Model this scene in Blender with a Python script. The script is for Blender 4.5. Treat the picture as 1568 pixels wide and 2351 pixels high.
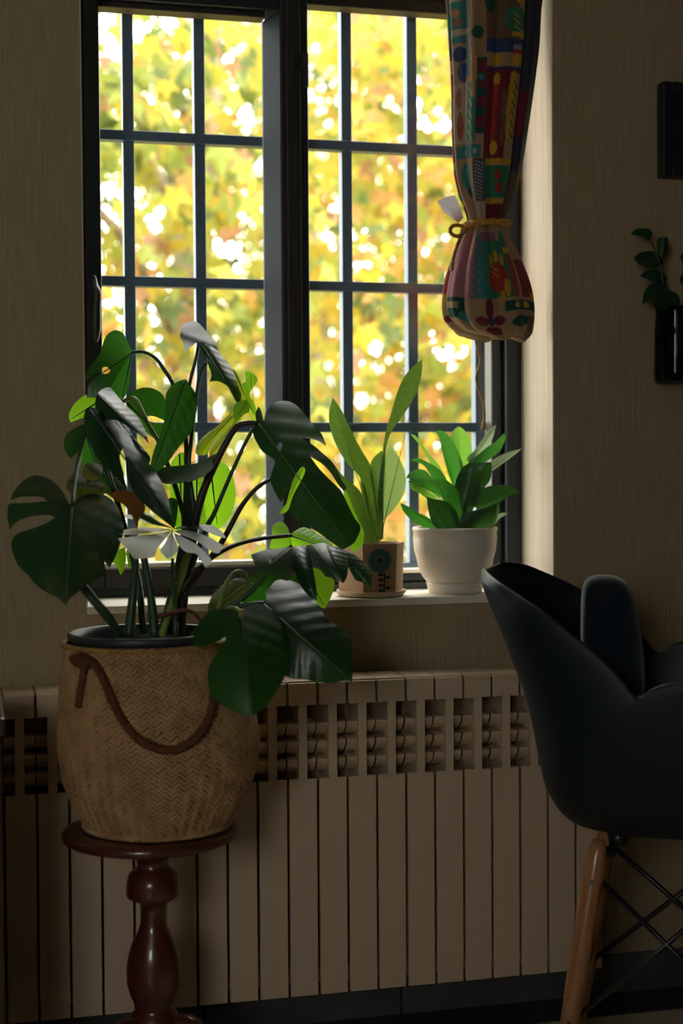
import bpy, bmesh, math, random
from math import sin, cos, pi, radians, sqrt, atan2, exp
from mathutils import Vector, Matrix
from mathutils.geometry import delaunay_2d_cdt

for o in list(bpy.data.objects):
    bpy.data.objects.remove(o, do_unlink=True)
scene = bpy.context.scene
COL = scene.collection
random.seed(7)

# ------------------------------------------------------------------ camera
CAM = Vector((-0.1047, -2.8469, 1.0952))
YAW, PIT, ROL, FPX = 0.2440, 0.0277, -0.0070, 3400.0
FW = Vector((sin(YAW) * cos(PIT), cos(YAW) * cos(PIT), -sin(PIT)))
R0 = Vector((cos(YAW), -sin(YAW), 0))
U0 = R0.cross(FW)
RT = R0 * cos(ROL) + U0 * sin(ROL)
UP = U0 * cos(ROL) - R0 * sin(ROL)
cam_data = bpy.data.cameras.new('camera')
cam = bpy.data.objects.new('camera', cam_data)
COL.objects.link(cam)
cam.matrix_world = Matrix((
    (RT.x, UP.x, -FW.x, CAM.x), (RT.y, UP.y, -FW.y, CAM.y),
    (RT.z, UP.z, -FW.z, CAM.z), (0, 0, 0, 1)))
cam_data.sensor_fit = 'HORIZONTAL'
cam_data.sensor_width = 36.0
cam_data.lens = FPX / 1568.0 * 36.0
cam_data.clip_start = 0.05
cam_data.clip_end = 200
cam_data.dof.use_dof = True
cam_data.dof.focus_distance = 2.74
cam_data.dof.aperture_fstop = 3.6
scene.camera = cam

# ------------------------------------------------------------------ sky
world = bpy.data.worlds.new('sky')
scene.world = world
world.use_nodes = True
bg = world.node_tree.nodes['Background']
bg.inputs[0].default_value = (1.0, 0.985, 0.93, 1)
bg.inputs[1].default_value = 11.5

# ------------------------------------------------------------------ sun
sd = bpy.data.lights.new('sun', 'SUN')
sd.energy = 6.0
sd.angle = radians(3)
sd.color = (1.0, 0.90, 0.72)
sun = bpy.data.objects.new('sun', sd)
COL.objects.link(sun)
sun.rotation_euler = Vector((-0.30, 0.62, -0.74)).to_track_quat('-Z', 'Y').to_euler()

# ------------------------------------------------------------------ colour management
scene.view_settings.view_transform = 'Standard'
scene.view_settings.look = 'None'
scene.view_settings.exposure = 0.0
scene.view_settings.gamma = 1.0
scene.view_settings.use_curve_mapping = False
scene.cycles.use_denoising = True
scene.cycles.max_bounces = 8
scene.cycles.diffuse_bounces = 5
scene.cycles.transparent_max_bounces = 12
scene.cycles.sample_clamp_indirect = 6.0
scene.cycles.caustics_reflective = False
scene.cycles.caustics_refractive = False


# ------------------------------------------------------------------ helpers
def un(px, py, Y):
    """point of the vertical plane y = Y that a photograph pixel looks at"""
    d = FW + RT * ((px - 784) / FPX) - UP * ((py - 1175.5) / FPX)
    return CAM + d * ((Y - CAM.y) / d.y)


def scale_at(p):
    """pixels per metre at a point"""
    return FPX / (Vector(p) - CAM).dot(FW)


def empty(name, loc, label=None, cat=None, group=None, kind=None):
    o = bpy.data.objects.new(name, None)
    o.empty_display_size = 0.05
    COL.objects.link(o)
    o.location = loc
    tag(o, label, cat, group, kind)
    return o


def tag(o, label=None, cat=None, group=None, kind=None):
    if label: o['label'] = label
    if cat: o['category'] = cat
    if group: o['group'] = group
    if kind: o['kind'] = kind
    return o


def origin_of(o):
    v = Vector((0, 0, 0))
    while o is not None:
        v += Vector(o.location)
        o = o.parent
    return v


def mobj(name, verts, faces, mat, parent=None, smooth=False, loc=None):
    """verts in world space; the object sits at loc (or at its parent)"""
    if loc is not None:
        org = Vector(loc)
    elif parent is not None:
        org = origin_of(parent)
    else:
        org = Vector((0, 0, 0))
    me = bpy.data.meshes.new(name)
    me.from_pydata([tuple(Vector(v) - org) for v in verts], [], faces)
    me.update()
    if smooth:
        me.polygons.foreach_set('use_smooth', [True] * len(me.polygons))
    if mat is not None:
        for m in (mat if isinstance(mat, (list, tuple)) else [mat]):
            me.materials.append(m)
    o = bpy.data.objects.new(name, me)
    COL.objects.link(o)
    if parent is not None:
        o.parent = parent
        o.location = org - origin_of(parent)
    else:
        o.location = org
    return o


class MB:
    """collects shapes that belong to one mesh"""
    def __init__(s):
        s.v, s.f = [], []

    def add(s, v, f):
        b = len(s.v)
        s.v += [Vector(p) for p in v]
        s.f += [tuple(b + i for i in q) for q in f]
        return s

    def box(s, x0, x1, y0, y1, z0, z1, bev=0.0):
        if bev <= 0:
            v = [(x, y, z) for x in (x0, x1) for y in (y0, y1) for z in (z0, z1)]
            f = [(0, 1, 3, 2), (4, 6, 7, 5), (0, 4, 5, 1), (2, 3, 7, 6), (0, 2, 6, 4), (1, 5, 7, 3)]
            return s.add(v, f)
        bm = bmesh.new()
        bmesh.ops.create_cube(bm, size=1)
        for q in bm.verts:
            q.co = ((x0 + x1) / 2 + q.co.x * (x1 - x0), (y0 + y1) / 2 + q.co.y * (y1 - y0), (z0 + z1) / 2 + q.co.z * (z1 - z0))
        bmesh.ops.bevel(bm, geom=bm.edges[:], offset=bev, segments=2, profile=0.5, affect='EDGES')
        bm.verts.ensure_lookup_table()
        bm.verts.index_update()
        v = [q.co.copy() for q in bm.verts]
        f = [tuple(q.index for q in p.verts) for p in bm.faces]
        bm.free()
        return s.add(v, f)

    def tube(s, pts, rad, n=8, cap=True):
        v, f = tube(pts, rad, n, cap)
        return s.add(v, f)

    def xf(s, M):
        s.v = [M @ p for p in s.v]
        return s

    def build(s, name, mat, parent=None, smooth=False, loc=None):
        return mobj(name, s.v, s.f, mat, parent, smooth, loc)


def spline(pts, k=6):
    """Catmull-Rom through pts"""
    P = [Vector(p) for p in pts]
    if len(P) < 3:
        return [P[0].lerp(P[-1], i / k) for i in range(k + 1)]
    out = []
    for i in range(len(P) - 1):
        a = P[i - 1] if i else P[0] * 2 - P[1]
        b, c = P[i], P[i + 1]
        d = P[i + 2] if i + 2 < len(P) else P[-1] * 2 - P[-2]
        for j in range(k):
            t = j / k
            out.append(0.5 * ((2 * b) + (c - a) * t + (2 * a - 5 * b + 4 * c - d) * t * t + (3 * b - a - 3 * c + d) * t ** 3))
    out.append(P[-1])
    return out


def interp(tab, x):
    """piecewise linear table [(x, y), ...]"""
    if x <= tab[0][0]: return tab[0][1]
    for (a, b), (c, d) in zip(tab, tab[1:]):
        if x <= c:
            return b + (d - b) * (x - a) / (c - a)
    return tab[-1][1]


def smoothtab(tab, x):
    """monotone-ish smooth table by Catmull-Rom on y"""
    n = len(tab)
    if x <= tab[0][0]: return tab[0][1]
    if x >= tab[-1][0]: return tab[-1][1]
    for i in range(n - 1):
        if x <= tab[i + 1][0]:
            x0, y1 = tab[i]
            x1, y2 = tab[i + 1]
            y0 = tab[i - 1][1] if i else y1
            y3 = tab[i + 2][1] if i + 2 < n else y2
            t = (x - x0) / (x1 - x0)
            return 0.5 * (2 * y1 + (y2 - y0) * t + (2 * y0 - 5 * y1 + 4 * y2 - y3) * t * t + (3 * y1 - y0 - 3 * y2 + y3) * t ** 3)


def tube(pts, rad, n=8, cap=True):
    P = [Vector(p) for p in pts]
    m = len(P)
    rr = [rad] * m if not hasattr(rad, '__len__') else (list(rad) if len(rad) == m else [interp([(i / (len(rad) - 1), r) for i, r in enumerate(rad)], j / (m - 1)) for j in range(m)])
    v, f = [], []
    nrm = None
    for i in range(m):
        t = (P[min(i + 1, m - 1)] - P[max(i - 1, 0)]).normalized()
        if nrm is None:
            nrm = t.orthogonal().normalized()
        else:
            nrm = (nrm - t * nrm.dot(t))
            nrm = nrm.normalized() if nrm.length > 1e-6 else t.orthogonal().normalized()
        b = t.cross(nrm)
        for j in range(n):
            a = 2 * pi * j / n
            v.append(P[i] + (nrm * cos(a) + b * sin(a)) * rr[i])
    for i in range(m - 1):
        for j in range(n):
            k = (j + 1) % n
            f.append((i * n + j, i * n + k, (i + 1) * n + k, (i + 1) * n + j))
    if cap:
        f.append(tuple(reversed(range(n))))
        f.append(tuple((m - 1) * n + j for j in range(n)))
    return v, f


def lathe(prof, c, n=48, closed=False):
    """prof [(r, z)] about the vertical axis through c (x, y)"""
    v, f = [], []
    m = len(prof)
    for r, z in prof:
        for j in range(n):
            a = 2 * pi * j / n
            v.append((c[0] + r * cos(a), c[1] + r * sin(a), z))
    for i in range(m - 1):
        for j in range(n):
            k = (j + 1) % n
            f.append((i * n + j, i * n + k, (i + 1) * n + k, (i + 1) * n + j))
    f.append(tuple(reversed(range(n))))
    f.append(tuple((m - 1) * n + j for j in range(n)))
    return v, f


# ------------------------------------------------------------------ materials
def mat(name, col, rough=0.6, spec=0.5, metal=0.0, var=None, coat=0.0, sheen=0.0, bump=None):
    """var = (second colour, scale, (sx, sy, sz)); bump = (scale, strength, (sx, sy, sz))"""
    m = bpy.data.materials.new(name)
    m.use_nodes = True
    nt = m.node_tree
    b = nt.nodes['Principled BSDF']
    b.inputs['Base Color'].default_value = (*col, 1)
    b.inputs['Roughness'].default_value = rough
    b.inputs['Specular IOR Level'].default_value = spec
    b.inputs['Metallic'].default_value = metal
    b.inputs['Coat Weight'].default_value = coat
    b.inputs['Sheen Weight'].default_value = sheen
    tc = None
    if var or bump:
        tc = nt.nodes.new('ShaderNodeTexCoord')
    if var:
        mp = nt.nodes.new('ShaderNodeMapping')
        mp.inputs['Scale'].default_value = var[2]
        nz = nt.nodes.new('ShaderNodeTexNoise')
        nz.inputs['Scale'].default_value = var[1]
        nz.inputs['Detail'].default_value = 5
        rp = nt.nodes.new('ShaderNodeMapRange')
        rp.inputs[1].default_value, rp.inputs[2].default_value = 0.32, 0.68
        mx = nt.nodes.new('ShaderNodeMix')
        mx.data_type = 'RGBA'
        mx.inputs[6].default_value = (*col, 1)
        mx.inputs[7].default_value = (*var[0], 1)
        nt.links.new(tc.outputs['Object'], mp.inputs[0])
        nt.links.new(mp.outputs[0], nz.inputs['Vector'])
        nt.links.new(nz.outputs[0], rp.inputs[0])
        nt.links.new(rp.outputs[0], mx.inputs[0])
        nt.links.new(mx.outputs[2], b.inputs['Base Color'])
    if bump:
        mp = nt.nodes.new('ShaderNodeMapping')
        mp.inputs['Scale'].default_value = bump[2]
        nz = nt.nodes.new('ShaderNodeTexNoise')
        nz.inputs['Scale'].default_value = bump[0]
        nz.inputs['Detail'].default_value = 4
        bp = nt.nodes.new('ShaderNodeBump')
        bp.inputs['Strength'].default_value = bump[1]
        bp.inputs['Distance'].default_value = 0.004
        nt.links.new(tc.outputs['Object'], mp.inputs[0])
        nt.links.new(mp.outputs[0], nz.inputs['Vector'])
        nt.links.new(nz.outputs[0], bp.inputs['Height'])
        nt.links.new(bp.outputs[0], b.inputs['Normal'])
    return m


def leaf_mat(name, col, tcol, tr=0.35, rough=0.35, vein=None, spec=0.5, stripe=None, var=None):
    """a leaf lets light through; veins follow the leaf's own (u, v) map"""
    m = bpy.data.materials.new(name)
    m.use_nodes = True
    nt = m.node_tree
    b = nt.nodes['Principled BSDF']
    out = nt.nodes['Material Output']
    b.inputs['Base Color'].default_value = (*col, 1)
    b.inputs['Roughness'].default_value = rough
    b.inputs['Specular IOR Level'].default_value = spec
    t = nt.nodes.new('ShaderNodeBsdfTranslucent')
    t.inputs[0].default_value = (*tcol, 1)
    mx = nt.nodes.new('ShaderNodeMixShader')
    mx.inputs[0].default_value = tr
    nt.links.new(b.outputs[0], mx.inputs[1])
    nt.links.new(t.outputs[0], mx.inputs[2])
    nt.links.new(mx.outputs[0], out.inputs[0])
    if vein or stripe:
        uv = nt.nodes.new('ShaderNodeUVMap')
        sp = nt.nodes.new('ShaderNodeSeparateXYZ')
        nt.links.new(uv.outputs[0], sp.inputs[0])
        ab = nt.nodes.new('ShaderNodeMath'); ab.operation = 'ABSOLUTE'
        nt.links.new(sp.outputs[1], ab.inputs[0])
        # lateral veins: sin(2 pi (7 u - 2.4 |v|))
        m1 = nt.nodes.new('ShaderNodeMath'); m1.operation = 'MULTIPLY'; m1.inputs[1].default_value = 2.2
        nt.links.new(ab.outputs[0], m1.inputs[0])
        m2 = nt.nodes.new('ShaderNodeMath'); m2.operation = 'MULTIPLY'; m2.inputs[1].default_value = 8.0
        nt.links.new(sp.outputs[0], m2.inputs[0])
        m3 = nt.nodes.new('ShaderNodeMath'); m3.operation = 'SUBTRACT'
        nt.links.new(m2.outputs[0], m3.inputs[0]); nt.links.new(m1.outputs[0], m3.inputs[1])
        m4 = nt.nodes.new('ShaderNodeMath'); m4.operation = 'PINGPONG'; m4.inputs[1].default_value = 0.5
        nt.links.new(m3.outputs[0], m4.inputs[0])
        rp = nt.nodes.new('ShaderNodeMapRange')
        rp.inputs[1].default_value, rp.inputs[2].default_value = 0.0, 0.09
        rp.inputs[3].default_value, rp.inputs[4].default_value = 1.0, 0.0
        nt.links.new(m4.outputs[0], rp.inputs[0])
        if stripe:
            nz = nt.nodes.new('ShaderNodeTexNoise')
            nz.inputs['Scale'].default_value = 1.0
            mp = nt.nodes.new('ShaderNodeMapping')
            mp.inputs['Scale'].default_value = (38, 3, 1)
            nt.links.new(uv.outputs[0], mp.inputs[0]); nt.links.new(mp.outputs[0], nz.inputs['Vector'])
            rp.inputs[1].default_value, rp.inputs[2].default_value = 0.45, 0.62
            nt.links.new(nz.outputs[0], rp.inputs[0])
            rp.inputs[3].default_value, rp.inputs[4].default_value = 0.0, 0.8
        cm = nt.nodes.new('ShaderNodeMix'); cm.data_type = 'RGBA'
        cm.inputs[6].default_value = (*col, 1)
        cm.inputs[7].default_value = (*(vein or stripe), 1)
        nt.links.new(rp.outputs[0], cm.inputs[0])
        nt.links.new(cm.outputs[2], b.inputs['Base Color'])
        if vein:
            bp = nt.nodes.new('ShaderNodeBump')
            bp.inputs['Strength'].default_value = 0.35
            bp.inputs['Distance'].default_value = 0.002
            nt.links.new(m4.outputs[0], bp.inputs['Height'])
            nt.links.new(bp.outputs[0], b.inputs['Normal'])
    if var:
        tc = nt.nodes.new('ShaderNodeTexCoord')
        nz = nt.nodes.new('ShaderNodeTexNoise')
        nz.inputs['Scale'].default_value = 14
        rp = nt.nodes.new('ShaderNodeMapRange')
        rp.inputs[1].default_value, rp.inputs[2].default_value = 0.5, 0.68
        cm = nt.nodes.new('ShaderNodeMix'); cm.data_type = 'RGBA'
        cm.inputs[6].default_value = (*col, 1)
        cm.inputs[7].default_value = (*var, 1)
        nt.links.new(tc.outputs['Object'], nz.inputs['Vector'])
        nt.links.new(nz.outputs[0], rp.inputs[0]); nt.links.new(rp.outputs[0], cm.inputs[0])
        nt.links.new(cm.outputs[2], b.inputs['Base Color'])
    return m


def glass_mat(name, refl=0.06, tint=(1, 1, 1)):
    m = bpy.data.materials.new(name)
    m.use_nodes = True
    nt = m.node_tree
    nt.nodes.remove(nt.nodes['Principled BSDF'])
    out = nt.nodes['Material Output']
    t = nt.nodes.new('ShaderNodeBsdfTransparent'); t.inputs[0].default_value = (*tint, 1)
    g = nt.nodes.new('ShaderNodeBsdfGlossy'); g.inputs['Roughness'].default_value = 0.03
    mx = nt.nodes.new('ShaderNodeMixShader'); mx.inputs[0].default_value = refl
    nt.links.new(t.outputs[0], mx.inputs[1]); nt.links.new(g.outputs[0], mx.inputs[2])
    nt.links.new(mx.outputs[0], out.inputs[0])
    return m


M = {}
M['wallpaper'] = mat('wallpaper', (0.385, 0.305, 0.180), 0.75, 0.25, var=((0.320, 0.250, 0.145), 1.0, (190, 190, 9)), bump=(1.0, 0.4, (190, 190, 9)))
M['room_paint'] = mat('room_paint', (0.13, 0.105, 0.075), 0.8, 0.2)
M['ceiling_paint'] = mat('ceiling_paint', (0.24, 0.215, 0.18), 0.8, 0.2)
M['plaster'] = mat('white_plaster', (0.80, 0.79, 0.74), 0.8, 0.2, bump=(60, 0.6, (1, 1, 1)))
M['stucco'] = mat('house_stucco', (0.62, 0.58, 0.50), 0.9, 0.1)
M['floor_tile'] = mat('floor_tile', (0.58, 0.50, 0.38), 0.4, 0.4, var=((0.50, 0.43, 0.32), 6, (1, 1, 1)))
M['dark_strip'] = mat('dark_floor_strip', (0.035, 0.04, 0.042), 0.35, 0.4)
M['skirting'] = mat('skirting_tile', (0.085, 0.085, 0.08), 0.5, 0.4, var=((0.06, 0.06, 0.06), 9, (1, 1, 1)))
M['frame'] = mat('window_frame_paint', (0.010, 0.020, 0.026), 0.38, 0.5, bump=(40, 0.25, (1, 1, 0.2)))
M['frame_brown'] = mat('window_frame_inner', (0.022, 0.020, 0.016), 0.5, 0.4)
M['bead'] = mat('glazing_bead_paint', (0.018, 0.034, 0.047), 0.6, 0.3)
M['grille'] = mat('grille_iron_haze', (0.075, 0.15, 0.25), 0.45, 0.5, var=((0.11, 0.15, 0.19), 30, (1, 1, 0.3)))  # blue put into the iron colour for haze and glass reflections
M['sill'] = mat('sill_stone', (0.74, 0.70, 0.60), 0.45, 0.4)
M['metal_dark'] = mat('dark_metal', (0.06, 0.065, 0.07), 0.35, 0.5, metal=0.7)
M['radiator'] = mat('radiator_enamel', (0.56, 0.43, 0.29), 0.45, 0.4)
M['glass'] = glass_mat('window_glass', 0.045)
M['vase_glass'] = glass_mat('vase_glass', 0.010, (0.55, 0.63, 0.64))
M['reveal'] = mat('reveal_wallpaper_lit', (0.62, 0.545, 0.42), 0.75, 0.2, var=((0.54, 0.465, 0.345), 1.0, (110, 110, 4)), bump=(1.0, 0.4, (140, 140, 6)))  # wallpaper lightened to stand in for window light on the reveal

# ================================================================== the setting
RX0, RX1, RY0, RZ1 = -2.45, 2.9, -4.5, 2.75
WT = 0.36                       # thickness of the window wall
OX0, OX1, OZ0, OZ1 = 0.102, 1.055, 0.835, 2.60    # opening of the window
YF = 0.19                       # inner face of the window frame


def struct(name, mb, m, parent=None):
    o = mb.build(name, m, parent)
    if parent is None: o['kind'] = 'structure'
    return o


struct('floor', MB().box(RX0, RX1, RY0, 0, -0.12, 0), M['floor_tile'])
fl = bpy.data.objects['floor']
mbs = MB().box(RX0, RX1, -0.125, -0.012, 0, 0.0025)  # darker strip of floor along the foot of the wall
mbs.build('floor_strip', M['dark_strip'], fl)
struct('ceiling', MB().box(RX0 - .2, RX1 + .2, RY0 - .2, WT, RZ1, RZ1 + .15), M['ceiling_paint'])
wb = MB()
wb.box(RX0, OX0, 0, WT, -0.12, RZ1).box(OX1, RX1, 0, WT, -0.12, RZ1).box(OX0, OX1, 0, WT, -0.12, OZ0).box(OX0, OX1, 0, WT, OZ1, RZ1)
struct('wall_back', wb, M['wallpaper'])
struct('wall_right', MB().box(RX1, RX1 + .2, RY0, WT, -0.12, RZ1), M['room_paint'])
struct('wall_left', MB().box(RX0 - .2, RX0, RY0, WT, -0.12, RZ1), M['room_paint'])
# the wall behind the camera has the room's other window
WX0, WX1, WZ0, WZ1 = -2.10, -1.02, 1.12, 2.22
wf = MB()
wf.box(RX0 - .2, WX0, RY0 - .2, RY0, -0.12, RZ1).box(WX1, RX1 + .2, RY0 - .2, RY0, -0.12, RZ1)
wf.box(WX0, WX1, RY0 - .2, RY0, -0.12, WZ0).box(WX0, WX1, RY0 - .2, RY0, WZ1, RZ1)
struct('wall_front', wf, M['room_paint'])
w2 = empty('window_2', ((WX0 + WX1) / 2, RY0 - .05, WZ0), kind='structure')
mb = MB()
for x0, x1, z0, z1 in ((WX0, WX0 + .06, WZ0, WZ1), (WX1 - .06, WX1, WZ0, WZ1), (WX0 + .06, WX1 - .06, WZ0, WZ0 + .06), (WX0 + .06, WX1 - .06, WZ1 - .06, WZ1)):
    mb.box(x0, x1, RY0 - .12, RY0 - .04, z0, z1)
mb.build('frame', M['frame'], w2)
MB().box(WX0 + .06, WX1 - .06, RY0 - .085, RY0 - .08, WZ0 + .06, WZ1 - .06).build('pane', M['glass'], w2)

# skirting tiles along the window wall
bb = empty('baseboard_back', (0, 0, 0), kind='structure')
x = -2.08
base_tile = None
while x < RX1 - .42:
    if base_tile is None:
        base_tile = MB().box(0, 0.397, -0.012, 0, 0, 0.082, 0.002).build('skirting_tile', M['skirting'], bb)
        base_tile.location.x = x
    else:
        c = base_tile.copy(); COL.objects.link(c); c.location.x = x
    x += 0.40

# white plaster on the outer half of the window opening
mb = MB()
yo = YF + 0.062
mb.box(OX1 - .016, OX1, yo, WT, OZ0, OZ1).box(OX0, OX0 + .016, yo, WT, OZ0, OZ1).box(OX0, OX1, yo, WT, OZ1 - .016, OZ1).box(OX0, OX1, yo, WT, OZ0, OZ0 + .016)
struct('trim_1', mb, M['plaster'])
# lining of the inner reveal: wallpaper with the window light put into its colour
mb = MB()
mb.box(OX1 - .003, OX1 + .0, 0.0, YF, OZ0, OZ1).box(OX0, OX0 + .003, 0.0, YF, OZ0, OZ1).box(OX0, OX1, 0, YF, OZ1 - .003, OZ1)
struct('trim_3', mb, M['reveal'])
# sill board
sl = MB().box(OX0 - 0.0, OX1, -0.012, YF, OZ0, 0.8415, 0.003)
sl.box(OX0, OX1, -0.012, 0.0, 0.826, 0.838, 0.002)
struct('trim_2', sl, M['sill'])

# ------------------------------------------------------------------ the window
def wx(px, py=450, Y=YF): return un(px, py, Y).x
def wz(py, px=600, Y=YF): return un(px, py, Y).z

win = empty('window_1', (0.58, YF, OZ0), kind='structure')
XL0, XL1 = wx(185, 450) - .012, wx(207)         # frame jamb at the hinge-free side
GL0, GL1 = wx(229.5), wx(612)                   # glass of the casement
SB = wx(641)                                    # where the lit bevel ends
MU0, MU1 = wx(689), wx(708)                     # post between the lights
FR0, FR1, FR2 = wx(1131, 900), wx(1157, 900), OX1
ZT = un(420, 28, YF).z                          # top of the casement glass
ZTR = un(850, 17, YF).z
ZB = un(450, 1286, YF).z
ZBR = un(935, 1303, YF).z
HEAD = 2.12        # underside of the upper lights
fr = MB()
fr.box(OX0, XL1, YF - .004, YF + .06, 0.8415, OZ1 - .003, .003)
fr.box(FR1, OX1, YF - .012, YF + .06, 0.8415, OZ1 - .003, .003)
fr.box(XL1, FR1, YF - .004, YF + .06, HEAD - .02, HEAD + .02, .002)
fr.box(XL1, FR1, YF - .004, YF + .06, OZ1 - .045, OZ1 - .003, .002)
fr.box(XL1, FR1, YF - .006, YF + .06, 0.8415, 0.856, .002)
fr.build('frame', M['frame'], win)
MB().box(MU0, MU1, YF - .006, YF + .055, .85, HEAD - .02, .003).build('mullion', M['frame'], win)
MB().box(MU0 - .012, MU1, YF - .006, YF + .055, HEAD + .02, OZ1 - .045, .003).build('mullion', M['frame'], win)
for xa, xb in ((XL1, MU0 - .012), (MU1, FR1)):
    MB().box(xa, xb, YF + .030, YF + .034, HEAD + .02, OZ1 - .045).build('upper_pane', M['glass'], win)
# right light: a fixed sash
sf = empty('fixed_sash', (0, 0, 0)); sf.parent = win; sf.location = Vector((0, 0, 0))
MB().box(FR0, FR1, YF + .008, YF + .05, .856, HEAD - .02, .003).build('stile', M['metal_dark'], sf)
MB().box(MU1, FR0, YF + .008, YF + .05, .856, ZBR - .012, .003).build('bottom_rail', M['frame'], sf)
MB().box(MU1, FR0, YF + .008, YF + .05, ZTR, HEAD - .02, .003).build('top_rail', M['frame_brown'], sf)
MB().box(MU1, FR0, YF + .0, YF + .05, ZBR - .012, ZBR - .004, .001).build('glazing_ledge', M['sill'], sf)
MB().box(MU1, FR0, YF + .040, YF + .044, ZBR - .006, ZTR + .006).build('pane', M['glass'], sf)
# left light: an opening casement, a little proud of the frame
cs = empty('casement_sash', (0, 0, 0)); cs.parent = win; cs.location = Vector((0, 0, 0))
Y0, Y1 = YF - .018, YF + .04
MB().box(XL1 - .012, GL0, Y0, Y1, .858, HEAD - .022, .003).build('stile', M['frame'], cs)
o = MB().box(SB, MU0, Y0, Y1, .858, HEAD - .022, .004)
o.box(SB + .012, MU0 - .012, Y0 - .004, Y0 + .004, .87, HEAD - .03, .003)
o.build('stile', M['frame_brown'], cs)
MB().box(GL0, SB, Y0, Y1, .858, ZB - .014, .003).build('bottom_rail', M['frame_brown'], cs)
MB().box(GL0, SB, Y0, Y1, ZT + .012, HEAD - .022, .003).build('top_rail', M['frame'], cs)
# bevelled glazing bead along the hinge side and the top: the strip that catches the light
be = MB()
yb = YF + .028
be.add([(GL1, yb, ZB), (SB, Y0 + .001, ZB - .014), (SB, Y0 + .001, ZT + .012), (GL1, yb, ZT)], [(0, 1, 2, 3)])
be.add([(GL1, yb, ZB), (GL1, yb, ZT), (GL1, Y1, ZT), (GL1, Y1, ZB)], [(0, 1, 2, 3)])
be.add([(GL1, Y1, ZB), (SB, Y1, ZB), (SB, Y1, ZT), (GL1, Y1, ZT)], [(0, 1, 2, 3)])
be.build('glazing_bead', M['bead'], cs)
MB().box(GL0, GL1, YF - .002, Y1, ZT, ZT + .012, .002).build('glazing_bead', M['frame_brown'], cs)
MB().box(GL0, GL1, YF - .010, Y1, ZB - .014, ZB - .003, .001).build('glazing_ledge', M['sill'], cs)
MB().box(GL0, GL1, YF + .030, YF + .034, ZB - .01, ZT + .006).build('pane', M['glass'], cs)
# hinge
hz0, hz1 = un(695, 205, YF).z, un(695, 130, YF).z
hx = wx(696, 170)
hg = MB()
hg.tube([(hx, Y0 - .006, hz0), (hx, Y0 - .006, (hz0 + hz1) / 2 - .001)], .0065, 12)
hg.tube([(hx, Y0 - .006, (hz0 + hz1) / 2 + .001), (hx, Y0 - .006, hz1)], .0065, 12)
hg.box(hx - .012, hx, Y0 - .004, Y0 + .004, (hz0 + hz1) / 2 + .004, hz1)
hg.build('hinge', M['metal_dark'], cs, smooth=False)
# casement fastener: a back plate with a bent lever hanging from it
hp = un(214, 640, Y0)
hd = MB()
hd.tube([(hp.x, Y0 + .002, hp.z), (hp.x, Y0 - .012, hp.z)], .008, 14)
hd.tube(spline([(hp.x, Y0 - .010, hp.z + .004), (hp.x + .002, Y0 - .018, hp.z - .016), (hp.x + .006, Y0 - .030, hp.z - .034), (hp.x + .004, Y0 - .034, hp.z - .060), (hp.x + .003, Y0 - .030, hp.z - .100), (hp.x + .002, Y0 - .022, hp.z - .128)], 5), [.005, .0065, .008, .0075, .0085, .0095, .005], 10)
hd.build('handle', M['frame'], cs, smooth=True)

# iron grille outside the glass
YG = 0.285
gr = empty('window_grille', (0.6, YG, .85), 'dark iron bar grille, tinted blue for haze, fixed outside the window panes', 'grille')
bars = [.2184, .3672, .5250, .6907, .8387, .9925]
bx = [un(p, 450, YG).x for p in (296.5, 460, 622, 797, 947, 1101)] + [un(296.5, 450, YG).x - .150]
for i, b in enumerate(bx):
    w = .0115
    MB().box(b - w, b + w, YG, YG + .030, .86, OZ1 - .018, .0015).build('vertical_bar', M['grille'], gr)
z0 = un(500, 321.5, YG).z
zr = [z0, un(500, 651, YG).z, un(640, 981, YG).z]
dz = (zr[0] - zr[2]) / 2
for i, zz in enumerate(zr + [zr[2] - dz - .004]):
    MB().box(OX0 + .012, un(1101, 450, YG).x, YG - .006, YG + .022, zz - .0105, zz + .0105, .0015).build('cross_bar', M['grille'], gr)

# ------------------------------------------------------------------ radiator
PIT_X, RYF, RZB, RZT = 0.0581, -0.13, 0.10, 0.70
rad = empty('radiator', (0, RYF, 0.0), 'cream enamelled column radiator with slotted top under the window', 'radiator')
p, g = PIT_X, 0.0021
zs1, zs0 = 0.653, 0.514
s = MB()
s.box(g, p - g, RYF, RYF + .010, RZB, zs0, .0022)
s.box(p * .5 - p * .145, p * .5 + p * .145, RYF, RYF + .010, zs0 - .008, zs1 + .008, .001)
s.box(g, p - g, RYF, RYF + .010, zs1, RZT - .004, .0022)
s.box(g * .4, p - g * .4, RYF + .004, -.035, RZT - .010, RZT, .003)
s.box(p / 2 - .007, p / 2 + .007, RYF + .005, -.035, RZB + .01, RZT - .01)
s.box(g, p - g, -.045, -.035, RZB, RZT - .005)
s.box(g, p - g, RYF + .008, -.04, RZB + .02, RZB + .05)
for k in range(3):
    zt = zs1 - .0345 * (k + 1)
    prof = [(RYF + .060, zt + .001), (RYF + .015, zt), (RYF + .0125, zt - .0015), (RYF + .013, zt - .006), (RYF + .018, zt - .014), (RYF + .028, zt - .023), (RYF + .042, zt - .030), (RYF + .060, zt - .034)]
    v, f = [], []
    for (yy, zz) in prof:
        v += [(g * .7, yy, zz), (p - g * .7, yy, zz)]
    for i in range(len(prof) - 1):
        f.append((2 * i, 2 * i + 1, 2 * i + 3, 2 * i + 2))
    s.add(v, f)
sec = None
for k in range(-3, 19):
    if sec is None:
        sec = s.build('radiator_section', M['radiator'], rad, loc=(0, 0, 0))
        sec.location = Vector((k * p, 0, 0)) - rad.location
    else:
        c = sec.copy(); COL.objects.link(c); c.location = Vector((k * p, 0, 0)) - rad.location
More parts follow.
